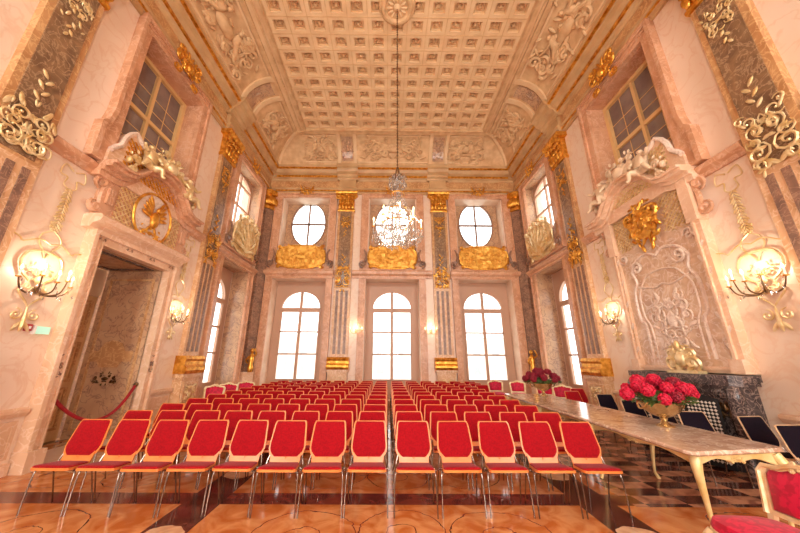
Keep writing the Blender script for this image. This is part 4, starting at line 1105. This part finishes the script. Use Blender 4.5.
ORD = ['front', 'second', 'third', 'fourth', 'fifth', 'sixth', 'seventh', 'eighth', 'ninth', 'tenth', 'last']
NTH = ['aisle seat', 'second seat', 'third seat', 'fourth seat', 'fifth seat', 'sixth seat', 'seventh seat', 'eighth seat', 'ninth seat']
red = make_chair('stacking_chair', '', 'velvet', 'ply', 'red upholstered chairs set out in rows')
first = True
SP = .523; AX = .045; R = random.Random(9)
def place(proto, x, y, rz, label, first):
    o = proto if first else copy_tree(proto)
    o.location = (x, y, 0); o.rotation_euler = (0, 0, rz); o['label'] = label; return o
Y_ROW = 3.66+.24; DY = .70
for row in range(11):
    y = Y_ROW+row*DY
    nl = 8; nr = 5 if row < 8 else 6
    for side, n in ((-1, nl), (1, nr)):
        for k in range(n):
            SPs = .488 if side < 0 else .508
            x = AX+side*(.265+k*SPs)
            if side < 0 and k == n-1 and row in (0,): x -= .0
            rowname = 'front row' if row == 0 else ('last row' if row == 10 else ORD[row]+' row from the front')
            lab = 'red stacking chair in the %s, %s %s of the aisle' % (rowname, NTH[k], 'left' if side < 0 else 'right')
            if k == 0: lab = 'red stacking chair in the %s, directly %s of the aisle' % (rowname, 'left' if side < 0 else 'right')
            place(red, x, y+R.uniform(-.012, .012), R.uniform(-.02, .02), lab, first); first = False
# red ones standing behind the table
for x, y, rz, lab in ((4.6, 7.75, .12, 'red stacking chair behind the table, beside the first black chair'), (5.15, 8.45, .1, 'red stacking chair behind the far end of the table by right wall pilaster')):
    place(red, x, y, rz, lab, False)
blk = make_chair('stacking_chair', '', 'navy', 'plypale', 'dark upholstered chairs behind the long table')
first = True
for x, y, rz, lab in ((4.92, 3.78, .06, 'dark navy stacking chair nearest the camera behind the table end'),
                      (5.12, 4.36, .1, 'dark navy stacking chair second from the near end behind the table'),
                      (4.62, 4.75, -.06, 'dark navy stacking chair third from the near end in front of the fire screen'),
                      (4.72, 5.42, .05, 'dark navy stacking chair half hidden behind the large flower bowl'),
                      (4.78, 6.12, .05, 'dark navy stacking chair just beyond the large flower bowl'),
                      (4.95, 7.1, .08, 'dark navy stacking chair farthest along behind the table')):
    place(blk, x, y, rz, lab, first); first = False

# gilt chairs with crimson damask
def gilt_chair(label):
    r = thing('gilt_chair', (0, 0, 0), label, 'chair', 'cream and gilt chairs with crimson damask')
    # faces -y ; width .56, depth .54
    so = superpoly(.56, .52, .45, 28, .06)
    Fs = lambda s, n, z: Vector((s, z, n))
    mb = MB(); mb.plate(Fs, so, [], .34, .405)
    for i in range(11): mb.blob((-.2+.04*i, -.262, .365), (.024, .014, .022), 6, 4)
    mb.build('seat_rail', 'giltframe', r)
    mb = MB(); k = len(so)
    rings = [(.97, .40), (.985, .425), (.93, .47), (.6, .50)]
    vs = [Vector((a*q, b*q, z)) for q, z in rings for a, b in so]+[Vector((0, 0, .507))]
    mb.add(vs, [(j*k+i, j*k+(i+1) % k, (j+1)*k+(i+1) % k, (j+1)*k+i) for j in range(3) for i in range(k)]+[(3*k+i, 3*k+(i+1) % k, 4*k) for i in range(k)])
    mb.build('seat_cushion', 'damask', r, True)
    for sx in (-1, 1):
        mb = MB(); mb.tube([(sx*.235, -.22, .38), (sx*.265, -.26, .3), (sx*.235, -.235, .17), (sx*.215, -.215, .06), (sx*.235, -.245, .02), (sx*.235, -.25, 0)], [.036, .034, .022, .016, .022, .02], 8); mb.build('leg', 'giltframe', r, True)
        mb = MB(); mb.tube([(sx*.21, .22, .38), (sx*.215, .24, .2), (sx*.22, .29, 0)], [.028, .022, .018], 8); mb.build('leg', 'giltframe', r, True)
    Fb = lambda s, n, z: Vector((s, .235+(z-.4)*.22-n, z))
    bo = [(-.235, .50), (-.25, .66), (-.262, .77), (-.235, .815), (-.14, .82), (-.06, .855), (0, .865), (.06, .855), (.14, .82), (.235, .815), (.262, .77), (.25, .66), (.235, .50)]
    bi = [(a*.86, .53+(b-.5)*.85) for a, b in bo]
    mb = MB(); mb.plate(Fb, bo, [bi], -.02, .03)
    for sx in (-1, 1): mb.box(Fb, sx*.225-.02, sx*.225+.02, -.018, .02, .36, .52)
    mb.tube([Fb(a, .03, b) for a, b in [bo[0]]+bo[1:]], .018, 6); rocaille(mb, Fb, 0, .845, .16, .09, .03, 3, 2, .01, leaves=5)
    mb.build('back_frame', 'giltframe', r)
    mb = MB(); k = len(bi); cz_ = .675
    rings = [(1, -.01), (1, .015), (.9, .035), (.5, .05)]
    vs = [Fb(a*q, n, cz_+(b-cz_)*q) for q, n in rings for a, b in bi]+[Fb(0, .052, cz_)]
    mb.add(vs, [(j*k+i, j*k+(i+1) % k, (j+1)*k+(i+1) % k, (j+1)*k+i) for j in range(3) for i in range(k)]+[(3*k+i, 3*k+(i+1) % k, 4*k) for i in range(k)])
    mb.build('back_cushion', 'damask', r, True)
    return r
gch = gilt_chair('cream and gilt side chair with crimson damask in the near right corner')
gch.location = (2.66, 2.47, 0); gch.rotation_euler = (0, 0, -1.57)
GC = [(-4.75, 8.75, .25, 'crimson damask gilt chair leftmost by the left wall window bay'), (-4.72, 9.45, .25, 'crimson damask gilt chair second along by the left wall window bay'), (-4.55, 10.2, .2, 'crimson damask gilt chair by the left end window, last of the left three'),
      (3.85, 11.3, -.1, 'crimson damask gilt chair by the right end window, leftmost of the right group'), (4.5, 11.0, -.2, 'crimson damask gilt chair by the right end window, second of the right group'),
      (5.0, 10.2, -.35, 'crimson damask gilt chair by the right wall window bay'), (5.1, 9.35, -.4, 'crimson damask gilt chair behind the smaller flower bowl near the right wall')]
for x, y, rz, lab in GC:
    o = copy_tree(gch); o.location = (x, y, 0); o.rotation_euler = (0, 0, rz); o['label'] = lab

# ------------------------------------------------------------------ long table
TX0, TX1, TY0, TY1, TZ = 2.92, 3.96, 3.22, 8.15, .775
tb = thing('long_table', ((TX0+TX1)/2, (TY0+TY1)/2, 0), 'long gilt table with veined marble top on the right', 'table')
k_ = []
for (cx_, cy_, a0) in ((TX1-.07, TY1-.07, 0), (TX0+.07, TY1-.07, PI/2), (TX0+.07, TY0+.07, PI), (TX1-.07, TY0+.07, 1.5*PI)):
    for i in range(5): a = a0+PI/2*i/4; k_.append((cx_+.07*math.cos(a), cy_+.07*math.sin(a)))
k_ = [(a-(.06 if a < 3.2 and b < 4 else 0), b+(max(0, a-TX0)*.15-.03 if b < 4 else 0)) for a, b in k_]
Ft = lambda s, n, z: Vector((s, z, n))
mb = MB(); sh_ = lambda q: [((TX0+TX1)/2+(a-(TX0+TX1)/2)*(1-q/.56), (TY0+TY1)/2+(b-(TY0+TY1)/2)*(1-q/2.5)) for a, b in k_]
L0, L1, L2, L3 = sh_(.02), sh_(0), sh_(0), sh_(.012); n_ = len(k_)
vs = [Vector((a, b, z)) for l, z in ((L0, TZ-.045), (L1, TZ-.03), (L2, TZ-.012), (L3, TZ)) for a, b in l]
mb.add(vs, [(j*n_+i, j*n_+(i+1) % n_, (j+1)*n_+(i+1) % n_, (j+1)*n_+i) for j in range(3) for i in range(n_)]+[tuple(range(n_)), tuple(range(3*n_, 4*n_))])
mb.build('marble_top', 'tabletop', tb)
mb = MB(); zt = TZ-.047
def apron(p0, p1, nl):
    p0 = Vector(p0); p1 = Vector(p1); d = (p1-p0); L_ = d.length; d.normalize(); w = Vector((-d.y, d.x, 0))
    Fa = lambda s, n, z: p0+d*s+w*n+Vector((0, 0, z))
    pts = [(0, zt)]; m = 16*nl; low = []
    for i in range(m+1):
        t = i/m; u = (t*nl) % 1; low.append((t*L_, zt-.085+.03*math.sin(PI*u)**.7-.018*math.cos(4*PI*u)))
    mb.plate(Fa, [(0, zt)]+low+[(L_, zt)], [], -.015, .015)
    mb.tube([Fa(a, .0, b) for a, b in low], .014, 6)
    for i in range(nl): rocaille(mb, Fa, (i+.5)*L_/nl, zt-.05, .22, .08, .018 if True else 0, 7, 2, .009, leaves=4); rocaille(mb, Fa, (i+.5)*L_/nl, zt-.05, .22, .08, -.018, 7, 2, .009, leaves=4)
ax0, ax1, ay0, ay1 = TX0+.12, TX1-.12, TY0+.15, TY1-.15
apron((ax0, ay0, 0), (ax0, ay1, 0), 3); apron((ax1, ay0, 0), (ax1, ay1, 0), 3); apron((ax0, ay0, 0), (ax1, ay0, 0), 1); apron((ax0, ay1, 0), (ax1, ay1, 0), 1)
mb.box(FW, ax0, ax1, ay0, ay1, zt-.02, zt)
mb.build('apron', 'tablegilt', tb, True)
for i in range(4):
    yy = ay0+(ay1-ay0)*i/3
    for sx, xx in ((-1, ax0), (1, ax1)):
        sy = -1 if i == 0 else (1 if i == 3 else 0)
        mb = MB()
        mb.tube([(xx, yy, zt-.01), (xx+sx*.03, yy+sy*.03, zt-.10), (xx+sx*.035, yy+sy*.035, zt-.2), (xx-sx*.005, yy, zt-.42), (xx-sx*.03, yy-sy*.02, .10), (xx-sx*.01, yy, .04), (xx+sx*.01, yy+sy*.01, .0)], [.046, .046, .036, .024, .016, .021, .024], 8)
        mb.blob((xx+sx*.045, yy+sy*.045, zt-.13), (.028, .028, .045), 7, 5)
        mb.build('leg', 'tablegilt', tb, True)

# ------------------------------------------------------------------ flower bowls
def bowl(x, y, k, label, flabel, seed, petal):
    z = TZ
    r = thing('flower_bowl', (x, y, z), label, 'bowl', 'gilt footed bowls on the table')
    mb = MB(); mb.lathe((x, y, z), [(0, 0), (.085*k, 0), (.09*k, .015*k), (.05*k, .03*k), (.028*k, .06*k), (.04*k, .09*k), (.03*k, .1*k), (0, .1*k)], 24); mb.build('foot', 'silver', r, True)
    mb = MB(); mb.lathe((x, y, z), [(.03*k, .095*k), (.1*k, .12*k), (.17*k, .17*k), (.205*k, .24*k), (.225*k, .265*k), (.215*k, .27*k), (.19*k, .24*k), (.1*k, .2*k), (0, .19*k)], 28); mb.build('basin', 'silver', r, True)
    for s in (-1, 1):
        mb = MB(); mb.tube([(x+s*.19*k, y, z+.2*k), (x+s*.26*k, y, z+.2*k), (x+s*.27*k, y, z+.26*k), (x+s*.22*k, y, z+.265*k)], .012*k, 6); mb.build('handle', 'silver', r, True)
    b = thing('bouquet', (x, y, z+.26*k), flabel, 'flowers', 'crimson bouquets in the bowls')
    R = random.Random(seed); P = []
    for i in range(22):
        for t in range(60):
            a = R.uniform(0, 2*PI); q = math.sqrt(R.random()); X = .40*q*math.cos(a); Yy = .27*q*math.sin(a); Z = .10+.20*(1-q*q)+R.uniform(-.03, .03)
            if all((X-p[0])**2+(Yy-p[1])**2+(Z-p[2])**2 > .0115 for p in P): P.append((X, Yy, Z)); break
    for X, Yy, Z in P:
        mb = MB(); c_ = Vector((x+X*k, y+Yy*k, z+.24*k+Z*k)); rr = R.uniform(.062, .085)*k
        mb.blob(c_, (rr*.75,)*3, 8, 6)
        for i in range(34):                       # florets over the ball
            u = 1-2*(i+.5)/34; a = i*2.39996; s_ = math.sqrt(1-u*u); d = Vector((s_*math.cos(a), s_*math.sin(a), u))
            mb.blob(c_+d*rr*.82, (rr*.26, rr*.26, rr*.16), 5, 3, rot=d.to_track_quat('Z', 'Y').to_matrix())
        mb.build('blossom', petal if R.random() < .8 else 'petaldark', b)
    mb = MB()
    for i in range(150):
        a = R.uniform(0, 2*PI); q = R.uniform(.4, 1.05); c_ = Vector((x+.36*q*math.cos(a)*k, y+.27*q*math.sin(a)*k, z+.26*k+R.uniform(-.02, .16)*k*(1.2-q)+.01))
        ln = R.uniform(.05, .09)*k; d = Vector((math.cos(a+R.uniform(-.8, .8)), math.sin(a+R.uniform(-.8, .8)), R.uniform(-.5, .6))).normalized()
        w = d.cross(Vector((0, 0, 1))).normalized()*ln*.28; u = Vector((0, 0, .012*k))
        mb.add([c_, c_+d*ln*.5+w+u, c_+d*ln, c_+d*ln*.5-w+u, c_+d*ln*.5-u*.5], [(0, 1, 4), (1, 2, 4), (2, 3, 4), (3, 0, 4)])
    mb.blob((x, y, z+.29*k), (.22*k, .19*k, .1*k), 10, 6)
    lf = mb.build('foliage', 'leaf', b); lf['kind'] = 'stuff'
bowl(3.62, 4.32, 1.12, 'large gilt footed bowl on the near half of the table', 'large round bouquet of crimson hydrangeas nearest on the table', 5, 'petal')
bowl(3.74, 7.75, 1.05, 'smaller looking gilt footed bowl at the far end of the table', 'bouquet of dark crimson flowers at the far end of the table', 8, 'petaldark')

# ------------------------------------------------------------------ outside
mb = MB(); mb.box(FW, -60, 60, D+1.2, 90, -3.2, -3); g = mb.build('ground_outside', 'gravel'); g['kind'] = 'structure'
pb = thing('palace_wing', (0, 60, -3), 'pale building seen faintly through the end windows', 'building')
mb = MB(); mb.box(FW, -30, 30, 60, 66, -3, 5.6); mb.build('wall', 'outside', pb)
for i in range(16):
    for z in (-1.2, 2.2):
        mb = MB(); x = -28+3.7*i; mb.box(FW, x, x+1.3, 59.93, 60, z, z+2.1); mb.build('window', 'outsidedark', pb)

# ------------------------------------------------------------------ light
def light(name, kind, loc, power, col, size=.05, rot=None, sy=None):
    l = bpy.data.lights.new(name, kind); l.energy = power; l.color = col
    if kind == 'AREA':
        l.shape = 'RECTANGLE'; l.size = size; l.size_y = sy or size
    elif kind == 'POINT': l.shadow_soft_size = size
    o = bpy.data.objects.new(name, l); COL.objects.link(o); o.location = loc
    if rot: o.rotation_euler = rot
    return o
WARM = (1.0, .87, .72)
for i, (p, w) in enumerate(LAMPS): light('candle_glow', 'POINT', p, w, WARM, .06)
DAY = (1.0, .97, .93)
# daylight through each opening (the sky beyond the panes)
def day(F, c, n, z, w, h, rot, power): light('window_daylight', 'AREA', F(c, n, z), power, DAY, w, rot, h)
for c in (-BAY, 0, BAY):
    day(FF, c, -1.0, 2.6, 2.2, 4.4, (PI/2, 0, 0), 470); day(FF, c, -1.0, 7.3, 2.0, 2.6, (PI/2, 0, 0), 400)
W = bpy.data.worlds.new('World'); S.world = W; W.use_nodes = True
bg = W.node_tree.nodes['Background']; bg.inputs['Color'].default_value = (1.0, .985, .96, 1); bg.inputs['Strength'].default_value = 3.2

# ------------------------------------------------------------------ camera
cd = bpy.data.cameras.new('camera'); cam = bpy.data.objects.new('camera', cd); COL.objects.link(cam); S.camera = cam
f, cx0, cy0 = 300.0, 390.0, 266.5
Yv = Vector((388-cx0, -(358.5-cy0), f)).normalized(); Zv = Vector((396-cx0, cy0+715, f)); Zv = (Zv-Yv*Zv.dot(Yv)).normalized()
Xv = Yv.cross(Zv)
if Xv.x < 0: Xv = -Xv
right = Vector((Xv.x, Yv.x, Zv.x)); up = Vector((Xv.y, Yv.y, Zv.y)); fwd = Vector((Xv.z, Yv.z, Zv.z))
Mx = Matrix(((right.x, up.x, -fwd.x, 0), (right.y, up.y, -fwd.y, 0), (right.z, up.z, -fwd.z, 1.6), (0, 0, 0, 1)))
cam.matrix_world = Mx
cd.sensor_width = 36; cd.lens = f/800*36; cd.shift_x = (400-cx0)/800; cd.clip_start = .02; cd.clip_end = 500
S.view_settings.view_transform = 'Standard'; S.view_settings.look = 'None'; S.view_settings.gamma = 1; S.view_settings.exposure = .14
S.cycles.max_bounces = 10; S.cycles.diffuse_bounces = 6; S.cycles.transparent_max_bounces = 24; S.cycles.use_denoising = True
S.cycles.sample_clamp_indirect = 6
